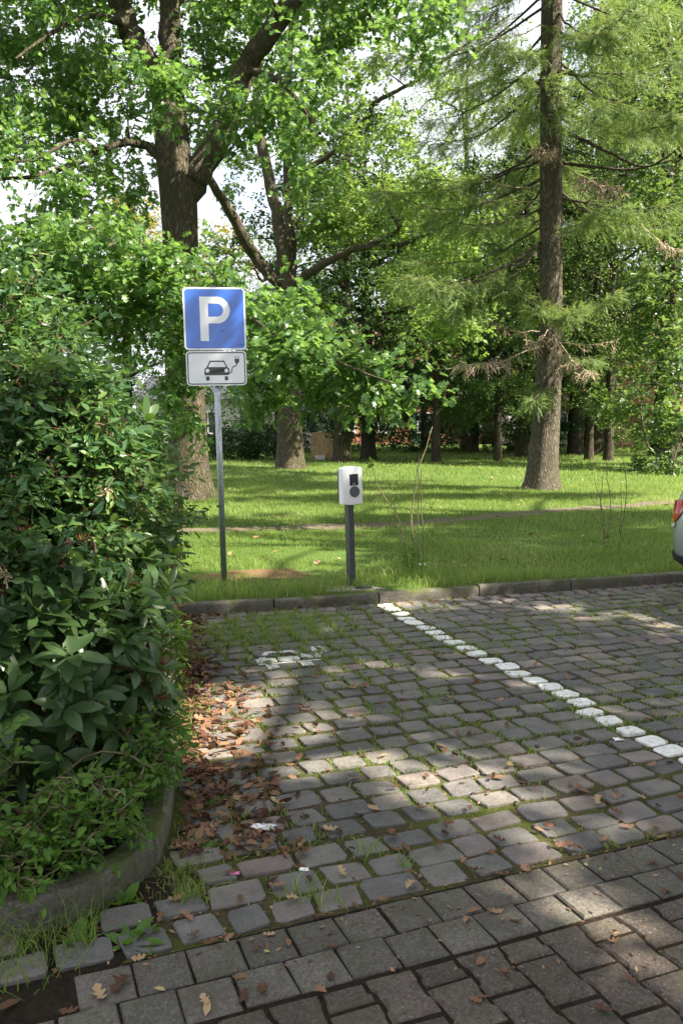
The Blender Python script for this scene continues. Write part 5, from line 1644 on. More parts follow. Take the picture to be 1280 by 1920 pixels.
street_tree(14.8, 9.8, 18.0, 4.6, 3.6, 16, 26, 'park tree beside the lawn that throws shade across the path', 304, [((x_, 13.25 + 0.18 * x_, 0), 0.3, 9) for x_ in np.arange(2.0, 6.5, 0.6)] + [((x_, 17.6 + 0.1 * x_, 0), 0.3, 8) for x_ in np.arange(-1.0, 6.0, 0.7)], (8.0, 16.0))

# ------------------------------------------------------------------ rhododendron at the corner of the bed
def rhodo_leaf(curl, w=0.17):
    """glossy elliptic leaf, length 1, raised edges and drooping tip"""
    xs = np.array([0.0, 0.12, 0.35, 0.62, 0.85, 1.0])
    ws = np.array([0.012, 0.07, w, w * 1.05, w * 0.6, 0.0])
    zs = -curl * xs ** 2
    V, F = [], []
    for x, ww, z in zip(xs[:-1], ws[:-1], zs[:-1]):
        V += [(x, ww, z + 0.22 * ww), (x, 0, z), (x, -ww, z + 0.22 * ww)]
    V.append((1.0, 0, zs[-1]))
    for i in range(4):
        a = 3 * i
        F += [(a, a + 1, a + 4, a + 3), (a + 1, a + 2, a + 5, a + 4)]
    T_ = [(12, 13, 15), (13, 14, 15)]
    return np.array(V), [np.array(F)[:, ::-1], np.array(T_)[:, ::-1]]
RL = [rhodo_leaf(0.10), rhodo_leaf(0.22, 0.16), rhodo_leaf(0.34, 0.19)]
RLM = []
for i, (v_, f_) in enumerate(RL):
    g = Geo(); g.add(v_, f_, 0.42); me = g.mesh('rhododendron_leaf', True); me.materials.append(M['rhodo']); RLM.append(me)
rb = np.array([-1.35, 4.0, 0.10])
rhodo = empty('rhododendron', rb, 'rhododendron with large glossy leaves spilling over the curved kerb', 'shrub')
rr = np.random.RandomState(77)
ros = []      # rosettes: position, outward
for c, rad, n in (((-1.40, 3.95, 0.72), (0.56, 0.72, 0.62), 150), ((-1.25, 3.55, 0.55), (0.50, 0.40, 0.42), 60), ((-1.75, 3.5, 0.75), (0.6, 0.45, 0.7), 70), ((-1.38, 4.8, 0.80), (0.40, 0.8, 0.70), 60), ((-1.25, 4.3, 1.55), (0.28, 0.4, 0.35), 8), ((-1.70, 5.7, 0.9), (0.34, 0.7, 0.8), 40)):
    d = unit(rr.normal(size=(n, 3)) + [0.35, -0.55, 0.15])
    k = rr.uniform(0.72, 1.04, (n, 1))
    p = np.asarray(c) + d * k * np.asarray(rad)
    for q_, dd in zip(p, d):
        if q_[2] > 0.16 and not (q_[0] > bed_edge_x(q_[1]) + 0.06 and q_[2] < 0.45):
            ros.append((q_, unit(dd + np.array([0.0, -0.1, 0.55]))))
leaf_rows = []
stem = Geo(); seeds = Geo()
for q_, dd in ros:
    n = rr.randint(6, 10)
    side = unit(np.cross(dd, [0.2, 0.1, 1.0])); s2 = np.cross(dd, side)
    core = rb + np.array([0.0, 0.0, 0.35]) + 0.35 * (q_ - rb - [0, 0, 0.35])
    mid = (core + q_) / 2 + rr.normal(0, 0.06, 3)
    if rr.uniform() < 0.45:
        stem.tube([mid, (mid + q_) / 2 + rr.normal(0, 0.02, 3), q_], [0.008, 0.006, 0.004], 4)
    lb = rr.uniform(-0.3, 0.3)
    young = rr.uniform() < 0.14
    for j in range(n):
        a = j * 2.4 + rr.uniform(-0.25, 0.25)
        el = rr.uniform(0.15, 0.75) if j > 1 else rr.uniform(0.9, 1.3)
        dirv = (side * math.cos(a) + s2 * math.sin(a)) * math.cos(el) + dd * math.sin(el) + np.array([0, 0, -0.12])
        nrm = unit(dd * 1.0 + np.array([0, 0, 0.5]) - dirv * np.dot(dirv, dd))
        leaf_rows.append((q_ + dirv * 0.012, unit(dirv), nrm, rr.uniform(0.095, 0.155), rr.randint(3), np.clip(0.40 + lb * 0.5 + (0.45 if young else 0) + rr.normal(0, 0.1), 0, 1)))
    if rr.uniform() < 0.17:
        for _ in range(14):
            e = q_ + dd * 0.03 + rr.normal(0, 0.02, 3) + dd * rr.uniform(0, 0.05)
            seeds.tube([q_ + dd * 0.01, e, e + rr.normal(0, 0.008, 3) + dd * 0.012], [0.0015, 0.0028, 0.001], 3, rr.uniform(0, 1))
# the 300 that show largest are leaves of their own; the rest one mass
P = np.array([l[0] for l in leaf_rows])
px, py, zc = project(P)
vis = []
for i, l in enumerate(leaf_rows):
    inside = -30 < px[i] < 1300 and 0 < py[i] < 1920
    facing = abs(np.dot(l[2], unit(np.array([0, 0, CAM_H]) - l[0])))
    front = (l[0][1] - 4.0) * 1.0
    vis.append((l[3] / zc[i]) ** 2 * (0.3 + facing) * math.exp(-1.6 * front) if inside else 0)
big = set(np.argsort(-np.array(vis))[:300])
mass = Geo()
for i, l in enumerate(leaf_rows):
    if i in big:
        X = l[1]; Y_ = unit(np.cross(l[2], X)); Z_ = np.cross(X, Y_)
        o = bpy.data.objects.new('leaf', RLM[l[4]]); COL.objects.link(o)
        o.parent = rhodo
        Mx = Matrix(np.block([[np.stack([X, Y_, Z_], 1) * l[3], (l[0] - rb)[:, None]], [np.zeros((1, 3)), np.ones((1, 1))]]).tolist())
        o.matrix_local = Mx
    else:
        mass.inst(RL[l[4]][0], RL[l[4]][1], l[0][None], l[1][None], l[2][None], [l[3]], [l[5]])
mass.build('foliage', M['rhodo'], rhodo, smooth=True, origin=rb, kind='stuff')
stem.build('stems', M['redstem'], rhodo, origin=rb, kind='stuff')
seeds.build('seed_heads', M['seed'], rhodo, origin=rb, kind='stuff')

# ------------------------------------------------------------------ tall small-leaved shrub behind it
def shrub(name, label, base, blobs, leafm, ls, per, mat_stem, stems, tv=ELL_V, tf=ELL_F, size=0.22, seed=1, up=0.7, ntw=5, heads=0):
    global RS
    keep = RS; RS = np.random.RandomState(seed)
    T = Tree(name, label, 'shrub', base, mat_stem, leafm)
    base = np.asarray(base)
    for s in stems:
        T.limb([(*base, 0.016), (*(base + (np.asarray(s) - base) * 0.45 + RS.normal(0, 0.06, 3)), 0.011), (*s, 0.005)], 'stem', 3, 5)
    for c, rad, n in blobs:
        T.blob(c, rad, n, 0.55)
    T.clumps = [c for c in T.clumps if c[2] > base[2] + 0.08]
    T.grow(branch_r=0.007)
    T.leaves(tv, tf, ls, size, ntw, per, 0.1, up, bias=0.22)
    if heads:
        gh = Geo()
        idx = RS.choice(len(T.out), heads, replace=False)
        for i_ in idx:
            c_, o_ = T.out[i_]
            c_ = c_ + unit(o_ + np.array([0.2, -0.6, 0.3])) * size * 0.9
            for _ in range(26):
                e_ = c_ + RS.normal(0, 0.018, 3)
                gh.tube([c_, e_, e_ + RS.normal(0, 0.008, 3)], [0.001, 0.0035, 0.0015], 3, RS.uniform(0, 1))
        gh.build('withered_flowers', M['bloom'], T.root, origin=T.base, kind='stuff')
    T.finish('foliage')
    RS = keep
    return T.root
shrub('tall_shrub', 'tall small-leaved shrub towering behind the rhododendron', (-1.9, 4.7, 0.1),
      [((-1.95, 4.6, 1.75), (0.80, 0.75, 0.80), 190), ((-1.42, 4.75, 1.35), (0.46, 0.5, 0.55), 90), ((-2.4, 4.2, 2.1), (0.6, 0.6, 0.55), 90), ((-1.95, 3.9, 2.25), (0.5, 0.4, 0.38), 60), ((-1.60, 3.95, 1.55), (0.62, 0.5, 0.42), 150), ((-1.22, 4.1, 1.35), (0.26, 0.4, 0.35), 50), ((-1.5, 5.6, 1.1), (0.45, 0.7, 0.8), 70), ((-1.75, 6.5, 0.8), (0.4, 0.6, 0.7), 40), ((-2.6, 4.0, 1.2), (0.7, 0.6, 0.8), 80), ((-1.45, 3.45, 1.0), (0.5, 0.16, 0.35), 30), ((-1.05, 3.7, 0.95), (0.12, 0.3, 0.35), 20)],
      M['shrub'], 0.060, 10, M['redstem'], [(-2.3, 4.4, 2.3), (-1.7, 4.5, 2.2), (-1.3, 4.7, 1.6), (-2.6, 4.1, 2.4), (-1.5, 5.5, 1.5), (-1.75, 6.3, 1.1), (-1.9, 4.9, 2.4)], seed=41, heads=26)
shrub('ground_cover_plant', 'low small-leaved green plant under the rhododendron behind the kerb', (-1.15, 3.05, 0.08),
      [((-1.30, 2.80, 0.20), (0.42, 0.14, 0.16), 64), ((-0.95, 2.98, 0.22), (0.20, 0.18, 0.15), 46), ((-1.55, 2.95, 0.40), (0.45, 0.16, 0.22), 44), ((-0.90, 3.55, 0.40), (0.13, 0.25, 0.22), 34), ((-0.90, 4.0, 0.40), (0.12, 0.35, 0.30), 34), ((-0.80, 3.35, 0.28), (0.08, 0.26, 0.14), 30), ((-1.75, 2.66, 0.22), (0.35, 0.14, 0.18), 30), ((-1.25, 2.68, 0.16), (0.40, 0.09, 0.09), 40), ((-0.86, 2.90, 0.17), (0.14, 0.12, 0.09), 22)],
      M['weed'], 0.042, 6, M['shoot'], [(-1.3, 3.0, 0.3), (-1.0, 3.2, 0.35), (-0.95, 3.6, 0.5)], seed=42, size=0.12)
shrub('corner_shrub', 'loose light green sprigs leaning out past the rhododendron towards the sign', (-1.45, 6.6, 0.1),
      [((-1.52, 6.2, 0.75), (0.26, 0.5, 0.6), 50), ((-1.55, 5.6, 1.4), (0.25, 0.4, 0.4), 26)],
      M['mid'], 0.06, 6, M['shoot'], [(-1.45, 6.2, 1.2), (-1.3, 5.9, 1.1)], seed=43, size=0.2)

# hedge of dark shrubs in front of the low white house
for i, (px_, sx, hh) in enumerate(((435, 2.0, 1.3), (500, 1.6, 1.5))):
    p = gnd(px_, 862, LAWN_Z)
    shrub('garden_bush', ('dark rounded bush seen just right of the sign pole', 'dark rounded bush touching the second oak trunk')[i], (p[0], p[1], LAWN_Z),
          [((p[0], p[1], 0.75), (sx * 0.62, 0.8, hh * 0.5), 60)], M['dark'], 0.12, 9, M['twig'], [(p[0] - 0.4, p[1], 1.0), (p[0] + 0.4, p[1], 1.1)], tv=DIA_V, tf=DIA_F, size=0.45, seed=50 + i)
for i, (px_, py_, sx, hh, lab) in enumerate(((860, 846, 3.2, 2.2, 'pale bush far behind, beside the thick grey trunk'), (955, 846, 3.0, 1.8, 'green bush far behind, left of the conifer trunk'), (1000, 848, 2.6, 1.6, 'green bush far behind the conifer trunk'), (745, 848, 5.0, 2.4, 'dark hedge bush behind the tree right of the sandstone block'), (560, 850, 5.5, 2.6, 'dark hedge bush far behind the second oak trunk'), (650, 846, 5.0, 2.8, 'dark hedge bush far behind the sandstone block'), (470, 846, 4.0, 1.7, 'dark hedge bush in front of the low white house'), (800, 844, 6.0, 3.0, 'dark hedge bush far behind the slim tree between charger and conifer'), (1050, 846, 6.0, 3.2, 'dark hedge bush behind the trunks right of the conifer'), (1150, 843, 5.0, 1.6, 'low hedge bush before the pale house'), (400, 850, 5.0, 3.6, 'tall dark bush far behind the sign pole'))):
    p = gnd(px_, py_, LAWN_Z)
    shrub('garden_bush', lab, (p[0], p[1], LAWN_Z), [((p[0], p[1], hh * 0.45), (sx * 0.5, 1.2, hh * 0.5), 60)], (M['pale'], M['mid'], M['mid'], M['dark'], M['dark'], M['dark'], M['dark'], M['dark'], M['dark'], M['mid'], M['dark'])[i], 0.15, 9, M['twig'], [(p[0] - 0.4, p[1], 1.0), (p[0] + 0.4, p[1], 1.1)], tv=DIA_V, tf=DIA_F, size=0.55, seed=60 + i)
p = at(240, 400, 40)
shrub('yellowing_tree', 'small yellow-leaved tree glimpsed left of the big oak trunk', (p[0], 34.0, LAWN_Z),
      [((p[0] * 34 / 40, 34.0, 9.2), (1.5, 1.5, 1.2), 40), ((p[0] * 34 / 40 + 3.6, 34.0, 8.0), (0.9, 1, 1.2), 18)], M['yellow'], 0.16, 8, M['twig'], [(p[0] * 34 / 40, 34, 8.8), (p[0] * 34 / 40 + 3, 34, 7.8)], tv=DIA_V, tf=DIA_F, size=0.6, seed=71)['category'] = 'tree'

# ------------------------------------------------------------------ bare shoots on the verge
def shoots(name, label, base_px, rows, leaf_pts, seed):
    r = np.random.RandomState(seed)
    b = gnd(*base_px, LAWN_Z)
    root = empty(name, (b[0], b[1], LAWN_Z), label, 'shrub')
    org = np.array([b[0], b[1], LAWN_Z])
    for row in rows:
        pts = np.array([at(x, y, b[1] + dy) for x, y, dy in row])
        pts = catmull(pts, 3)
        pts[1:-1] += r.normal(0, 0.004, (len(pts) - 2, 3))
        g = Geo(); g.tube(pts, np.linspace(0.0065, 0.003, len(pts)), 6, cap=True)
        g.build('stem', M['shoot'], root, smooth=True, origin=org)
    gl = Geo()
    pos = []
    for x, y, dy, n, s in leaf_pts:
        c = at(x, y, b[1] + dy)
        pos.append(c + r.normal(0, s, (n, 3)))
    pos = np.concatenate(pos); n = len(pos)
    gl.inst(ELL_V, ELL_F, pos, unit(r.normal(size=(n, 3)) * [1, 1, 0.6]), unit(r.normal(size=(n, 3)) * 0.6 + [0, 0, 1]), r.uniform(0.05, 0.085, n), r.uniform(0.2, 1, n))
    gl.build('foliage', M['weed'], root, origin=org, kind='stuff')
shoots('sapling_shoots', 'cluster of tall bare shoots with few leaves right of the charger', (778, 1068),
       [[(765, 1066, 0.02), (752, 990, 0), (738, 955, 0), (712, 918, 0), (700, 885, -0.05), (697, 870, -0.05)], [(760, 1062, 0), (744, 970, 0), (737, 935, 0), (733, 890, 0)], [(772, 1068, 0), (771, 1000, 0.05), (772, 950, 0.05), (780, 890, 0.05), (786, 860, 0.05)], [(783, 1070, -0.03), (783, 1000, -0.03), (785, 930, 0), (783, 880, 0), (792, 858, 0.1), (810, 800, 0.25)], [(791, 1064, 0.03), (793, 1010, 0), (788, 940, 0), (789, 880, 0)], [(778, 1068, 0.04), (772, 960, 0.08), (782, 910, 0.1)]],
       [(768, 1040, -0.05, 36, 0.06), (782, 1000, 0, 16, 0.06), (700, 868, -0.05, 9, 0.025), (762, 870, 0.1, 4, 0.03), (776, 1060, 0, 14, 0.06), (735, 925, 0, 3, 0.03)], 5)
shoots('sapling_shoots', 'thin bare shoots on the verge beside the parked car', (1142, 1036),
       [[(1134, 1030, 0), (1130, 1000, 0), (1125, 950, 0), (1128, 890, 0)], [(1133, 1010, 0), (1126, 945, 0), (1113, 895, 0)], [(1136, 1010, 0), (1145, 960, 0), (1138, 900, 0.05), (1137, 868, 0.05)], [(1158, 1030, 0.05), (1164, 990, 0.05), (1172, 940, 0.05), (1172, 880, 0.05), (1166, 862, 0.05), (1166, 820, 0.05)], [(1160, 1000, 0.02), (1163, 960, 0.02), (1163, 905, 0.02)]],
       [(1112, 1012, -0.05, 7, 0.04), (1145, 1000, 0, 8, 0.05), (1138, 1025, 0, 7, 0.04), (1168, 990, 0, 3, 0.05)], 6)
# crumpled litter
def litter_bit(name, label, cat, c, size, mat, seed):
    r = np.random.RandomState(seed)
    n = 5
    X, Yy = np.meshgrid(np.linspace(-1, 1, n), np.linspace(-1, 1, n))
    V = np.stack([X, Yy, r.uniform(0.0, 1.0, X.shape)], -1).reshape(-1, 3) + r.uniform(-0.25, 0.25, (n * n, 3)) * [1, 1, 0]
    V = V * np.asarray(size) / 2
    i = np.arange(n - 1)[:, None] * n; j = np.arange(n - 1)[None]
    g = Geo(); g.add(V + np.asarray(c), [np.stack([i + j, i + j + 1, i + n + j + 1, i + n + j], -1).reshape(-1, 4)])
    o = g.build(name, mat, None, origin=c)
    sl = o.modifiers.new('thickness', 'SOLIDIFY'); sl.thickness = 0.002
    tag(o, label, cat)
M['foil'] = mat_plain('wrapper_foil', (0.62, 0.60, 0.62), 0.25, 0.4)
M['paper'] = mat_plain('white_paper', (0.78, 0.78, 0.77), 0.7)
M['red_paper'] = mat_plain('red_wrapper', (0.5, 0.02, 0.03), 0.5)
c_ = gnd(790, 1060, LAWN_Z + 0.03); litter_bit('crumpled_paper', 'crumpled white paper at the foot of the shoots', 'litter', c_, (0.09, 0.07, 0.05), M['paper'], 1)
c_ = gnd(495, 1552, 0.004); litter_bit('foil_wrapper', 'crumpled shiny wrapper among the leaves on the cobblestones', 'litter', c_, (0.09, 0.06, 0.025), M['foil'], 2)
c_ = gnd(570, 1630, 0.006); litter_bit('paper_scrap', 'small white scrap on a cobblestone near the edging', 'litter', c_, (0.035, 0.02, 0.006), M['paper'], 3)
c_ = gnd(440, 1637, 0.006); litter_bit('pink_scrap', 'tiny pink and white scrap beside the curved kerb', 'litter', c_, (0.035, 0.018, 0.006), mat_plain('pink_paper', (0.6, 0.2, 0.35), 0.6), 4)
c_ = gnd(1160, 1386, 0.008); litter_bit('white_flake', 'white paper scrap beside the painted bay line', 'litter', c_, (0.05, 0.04, 0.012), M['paper'], 5)
c_ = at(245, 1458, 3.32); litter_bit('red_wrapper', 'small red wrapper caught at the foot of the rhododendron', 'litter', c_, (0.05, 0.04, 0.03), M['red_paper'], 6)

# ------------------------------------------------------------------ grass of the lawn and verge
def grass(name, pts, z, h, w, tint, parent=None, lean=0.35, bend=True, kind='stuff', label=None, cat=None):
    n = len(pts)
    a = RS.uniform(0, 2 * math.pi, n)
    l = RS.normal(0, lean, (n, 2))
    b = np.zeros((n, 3)); b[:, :2] = pts; b[:, 2] = z
    s = np.stack([np.cos(a), np.sin(a), np.zeros(n)], 1) * (np.asarray(w) / 2 * np.ones(n))[:, None]
    hh = np.asarray(h) * np.ones(n)
    tip = b + np.stack([l[:, 0] * hh, l[:, 1] * hh, hh], 1)
    g = Geo()
    if bend:
        m = b + np.stack([l[:, 0] * hh * 0.35, l[:, 1] * hh * 0.35, hh * 0.62], 1)
        V = np.stack([b - s, b + s, m + s * 0.8, m - s * 0.8, tip - [0, 0, 0.12] * hh[:, None]], 1).reshape(-1, 3)
        k = np.arange(n)[:, None] * 5
        g.add(V, [k + [0, 1, 2, 3], k + [3, 2, 4]], np.repeat(tint, 5))
    else:
        V = np.stack([b - s, b + s, tip], 1).reshape(-1, 3)
        g.add(V, [np.arange(3 * n).reshape(-1, 3)], np.repeat(tint, 3))
    o = g.build(name, M['grass'], parent, kind=kind)
    if label: tag(o, label, cat)
    return o
def path_dist(P):
    d = np.full(len(P), 9.0)
    for c, w_ in zip(path_c[::2], path_w[::2]):
        d = np.minimum(d, np.linalg.norm(P - c, axis=1) - w_)
    return d
bx = np.array(blob_pts(bare_c, 0.62, 0.30, 40, 4))
def sample_view(n, y0, y1, spread=1.12):
    """random ground points, even per square metre, inside a slightly widened view wedge"""
    Y = np.sqrt(RS.uniform(y0 ** 2, y1 ** 2, n))
    X = RS.uniform(-0.42, 0.42, n) * Y * spread
    return np.stack([X, Y], 1)
def lawn_pts(n, y0, y1):
    P = sample_view(n, y0, y1)
    side = (P - K0) @ KN
    keep = side > 0.075
    e = ((P - bare_c) / [0.62, 0.30])
    inb = (e ** 2).sum(1) < RS.uniform(0.55, 1.3, n)
    keep &= ~(inb & (RS.uniform(0, 1, n) < 0.93))
    pdn = path_dist(P)
    keep &= ~((pdn < RS.uniform(-0.1, 0.12, n)))
    keep &= ~((np.abs((P - c0) @ UK) < 0.28) & (((P - c0) @ KN) < 0.17))
    return P[keep]
def lawn_tint(P):
    t = 0.48 + 0.22 * vnoise(P[:, 0] * 0.8, P[:, 1] * 0.8, 12) + RS.normal(0, 0.17, len(P))
    t[RS.uniform(0, 1, len(P)) < 0.02] = 1.0
    return np.clip(t, 0, 1)
G1 = Geo()
pa = lawn_pts(62000, 7.0, 12.0)
va = 1 + 0.45 * vnoise(pa[:, 0] * 1.2, pa[:, 1] * 1.2, 31)
near_kerb = np.exp(-np.maximum(0, (pa - K0) @ KN - 0.1) / 0.35)
grass('lawn_grass', pa, LAWN_Z - 0.01, (0.05 + 0.05 * near_kerb) * va * RS.uniform(0.6, 1.4, len(pa)), 0.0062, lawn_tint(pa), label='short sunlit and shaded grass of the lawn nearest the kerb', cat='grass')
pb = np.concatenate([lawn_pts(95000, 12.0, 22.0), lawn_pts(70000, 22.0, 50.0)])
hb = np.where(pb[:, 1] < 22, 0.065, 0.085)
grass('far_lawn_grass', pb, LAWN_Z - 0.01, hb * RS.uniform(0.5, 1.4, len(pb)), np.where(pb[:, 1] < 22, 0.011, 0.024), lawn_tint(pb), bend=False, label='grass of the park lawn under the trees', cat='grass')
# longer tufts and clover leaves at the foot of posts, shoots and kerb
tc = [(gnd(x, y, LAWN_Z)[:2], n, s) for x, y, n, s in ((421, 1100, 150, 0.16), (640, 1100, 260, 0.16), (600, 1108, 260, 0.22), (540, 1112, 260, 0.25), (460, 1118, 260, 0.25), (380, 1126, 220, 0.25), (700, 1085, 150, 0.2), (775, 1068, 260, 0.22), (850, 1080, 150, 0.3), (980, 1070, 150, 0.35), (1142, 1036, 120, 0.2))]
pt = np.concatenate([c + RS.normal(0, s, (n, 2)) for c, n, s in tc])
pt = pt[((pt - K0) @ KN) > 0.11]
grass('tall_grass', pt, LAWN_Z - 0.01, RS.uniform(0.07, 0.19, len(pt)), 0.007, np.clip(RS.normal(0.6, 0.2, len(pt)), 0, 1), lean=0.5, label='longer tufts of grass along the kerb and posts', cat='grass')

# ---- grass and moss tufts in the joints
SC = np.array([s['c'] for s in stones]); SA = np.array([s['ang'] for s in stones]); SL = np.array([[s['la'], s['lb']] for s in stones])
def stone_cover(P, k=1.0):
    out = np.zeros(len(P), bool)
    for c, a_, l in zip(SC, SA, SL):
        d = P - c
        m = (np.abs(d[:, 0]) < 0.16) & (np.abs(d[:, 1]) < 0.16)
        if not m.any(): continue
        ca, sa = math.cos(a_), math.sin(a_)
        x = (d[m, 0] * ca + d[m, 1] * sa) / l[0]; y = (-d[m, 0] * sa + d[m, 1] * ca) / l[1]
        out[m] |= (np.abs(x) ** 3 + np.abs(y) ** 3) < k
    return out
n = 190000
Q = np.stack([RS.uniform(-1.6, 5.0, n), RS.uniform(2.8, 9.0, n)], 1)
inside = (((Q - K0) @ KN) < -0.01) & (((Q - E0) @ VE) > 0.0) & (Q[:, 0] > bed_edge_x(Q[:, 1]) + 0.02)
Q = Q[inside]
dn = vnoise(Q[:, 0] * 1.1, Q[:, 1] * 1.1, 17) + 0.6 * vnoise(Q[:, 0] * 3.1, Q[:, 1] * 3.1, 18)
far = np.clip((Q[:, 1] - 3.0) / 3.0, 0, 1)
lush = np.exp(-(((Q[:, 0] + 0.55) / 0.75) ** 2 + ((Q[:, 1] - 6.6) / 0.7) ** 2))
Q = Q[RS.uniform(0, 1, len(Q)) < np.clip(0.16 + 0.42 * dn + 0.22 * far + 0.9 * lush, 0.015, 1)]
Q = Q[~stone_cover(Q, 0.9)]
lush = np.exp(-(((Q[:, 0] + 0.55) / 0.75) ** 2 + ((Q[:, 1] - 6.6) / 0.7) ** 2))
grass('joint_grass', Q, -0.015, (0.026 + 0.055 * lush) * RS.uniform(0.5, 1.5, len(Q)) + 0.012, 0.0055, np.clip(RS.normal(0.5, 0.2, len(Q)), 0, 1), lean=0.7, label='moss and short grass growing in the joints of the cobblestones', cat='grass')
# grass fringe at the near corner below the bed kerb
n = 1500
Q = np.stack([RS.uniform(-1.6, -0.78, n), RS.uniform(2.1, 2.9, n)], 1)
yk = np.interp(Q[:, 0], bed_out[:25, 0], bed_out[:25, 1])
Q = Q[(Q[:, 1] < yk - 0.01) & (Q[:, 1] > yk - 0.26 - 0.1 * RS.uniform(0, 1, n))]
grass('kerb_grass', Q, -0.02, RS.uniform(0.05, 0.19, len(Q)), 0.0042, np.clip(RS.normal(0.35, 0.2, len(Q)), 0, 1), lean=0.6, label='dark grass fringe at the foot of the curved kerb', cat='grass')
flat('soil_corner', [(-4.0, 1.0), (-0.70, 1.0), (-0.70, 2.0), (-0.70, 2.35), (-0.64, 2.62), (-0.58, 2.82), (-0.66, 2.98), (-0.72, 2.95), (-0.81, 2.75), (-0.94, 2.63), (-1.095, 2.57), (-1.6, 2.44), (-2.4, 2.29), (-4.0, 1.99)], -0.008, M['soil'])
tc = [(gnd(x, y)[:2], n, s) for x, y, n, s in ((355, 1685, 70, 0.035), (560, 1680, 20, 0.03), (320, 1640, 25, 0.05), (610, 1690, 20, 0.04), (690, 1600, 20, 0.03), (760, 1625, 20, 0.02), (520, 1190, 120, 0.12), (450, 1195, 120, 0.12), (590, 1170, 100, 0.15), (810, 1310, 40, 0.06), (905, 1215, 40, 0.07))]
pt = np.concatenate([c + RS.normal(0, s, (n, 2)) for c, n, s in tc])
grass('grass_tufts', pt, -0.02, RS.uniform(0.05, 0.13, len(pt)), 0.0042, np.clip(RS.normal(0.5, 0.2, len(pt)), 0, 1), lean=0.6, label='taller grass tufts standing in the joints', cat='grass')

# ---- broad-leaved weeds, each a plant of its own
def weed(label, p, z, n, L, w, seed, upr=0.9):
    r = np.random.RandomState(seed)
    root = empty('weed', (p[0], p[1], z), label, 'weed', 'weeds on the paving and kerb')
    tv = ELL_V * [1, w * 0.85, 1]
    L = L * 0.8
    for i in range(int(n * 1.4)):
        a = i * 2.4 + r.uniform(-0.4, 0.4); el = r.uniform(0.3, upr)
        d = np.array([math.cos(a) * math.cos(el), math.sin(a) * math.cos(el), math.sin(el)])
        g = Geo()
        V = tv.copy(); V[:, 2] -= 0.25 * V[:, 0] ** 2
        g.inst(V, ELL_F, np.zeros((1, 3)), d[None], (unit(np.array([-d[0] * d[2], -d[1] * d[2], 1 - d[2] ** 2]) + r.normal(0, 0.25, 3)))[None], [L * r.uniform(0.6, 1.15)], [r.uniform(0.2, 0.9)])
        g.build('leaf', M['weed'], root, smooth=True)
W = ((232, 1688, 'tall dandelion-like weed in front of the crack in the curved kerb', 8, 0.10, 1.2, 1.2), (150, 1760, 'leafy weed in the grass below the curved kerb', 7, 0.11, 1.3, 0.9), (243, 1765, 'upright weed with pointed leaves at the end of the edging pavers', 7, 0.13, 1.1, 1.2), (275, 1745, 'blue-green weed beside the upright weed at the edging end', 6, 0.08, 1.2, 1.0),
     (385, 1590, 'bushy weed on the cobblestones right of the kerb bend', 9, 0.075, 1.3, 0.9), (400, 1500, 'pointed weed in the brown leaf drift', 5, 0.085, 1.0, 1.1), (370, 1520, 'small weed at the foot of the brown leaf drift', 5, 0.06, 1.1, 0.9), (346, 1555, 'flat weed beside the curved kerb end', 5, 0.07, 1.0, 0.6),
     (535, 1140, 'weed against the kerb face between sign and charger', 5, 0.09, 0.9, 1.2), (475, 1150, 'weed against the kerb face right of the sign pole', 6, 0.09, 1.1, 1.1), (735, 1393, 'dark green rosette in the middle of the bay', 7, 0.06, 1.3, 0.6), (610, 1355, 'small green rosette above the bright leaf patch', 6, 0.05, 1.3, 0.6), (680, 1250, 'low weed right of the painted car symbol', 8, 0.06, 1.3, 0.5), (870, 1242, 'low weed left of the painted bay line', 8, 0.06, 1.2, 0.5), (1052, 1590, 'small glossy seedling near the lower right cobblestones', 5, 0.045, 1.6, 0.7), (700, 1130, 'weed at the kerb joint beside the painted bay line', 4, 0.06, 1.2, 1.1), (1050, 1110, 'weed in the leaf litter at the kerb left of the parked car', 6, 0.08, 1.1, 1.0))
for i, (x, y, lab, n_, L, w_, u_) in enumerate(W):
    p = gnd(x, y); weed(lab, p, -0.02, n_, L, w_, 200 + i, u_)

# ------------------------------------------------------------------ fallen leaves
def fallen(seed):
    r = np.random.RandomState(seed)
    V = OAK_V.copy() * [1, 0.95, 1]
    V[:, 0] -= 0.5
    c1, c2 = r.uniform(0.3, 1.1), r.uniform(-0.5, 0.9)
    V[:, 2] = c1 * V[:, 1] ** 2 * 1.6 + c2 * V[:, 0] ** 2 + r.normal(0, 0.025, len(V))
    V[:, 1] *= 1 - 0.25 * abs(c1)
    V[:, 2] -= V[:, 2].min()
    return V, OAK_F
FL = [fallen(i) for i in range(8)]
def narrow(seed):
    r = np.random.RandomState(seed)
    V = ELL_V.copy() * [1, 0.9, 1]; V[:, 0] -= 0.5
    V[:, 2] = 1.7 * V[:, 1] ** 2 + r.uniform(-0.4, 0.5) * V[:, 0] ** 2 + r.normal(0, 0.02, len(V)); V[:, 2] -= V[:, 2].min()
    return V, ELL_F
FL += [narrow(50 + i) for i in range(4)]
FLM = []
for v_, f_ in FL:
    g = Geo(); g.add(v_, f_, 0.5); me = g.mesh('fallen_leaf', True); me.materials.append(M['litter']); FLM.append(me)
def pave_ok(P):
    return (((P - K0) @ KN) < -0.02) & ((P[:, 0] > bed_edge_x(P[:, 1]) + 0.03) | (P[:, 1] < 2.75))
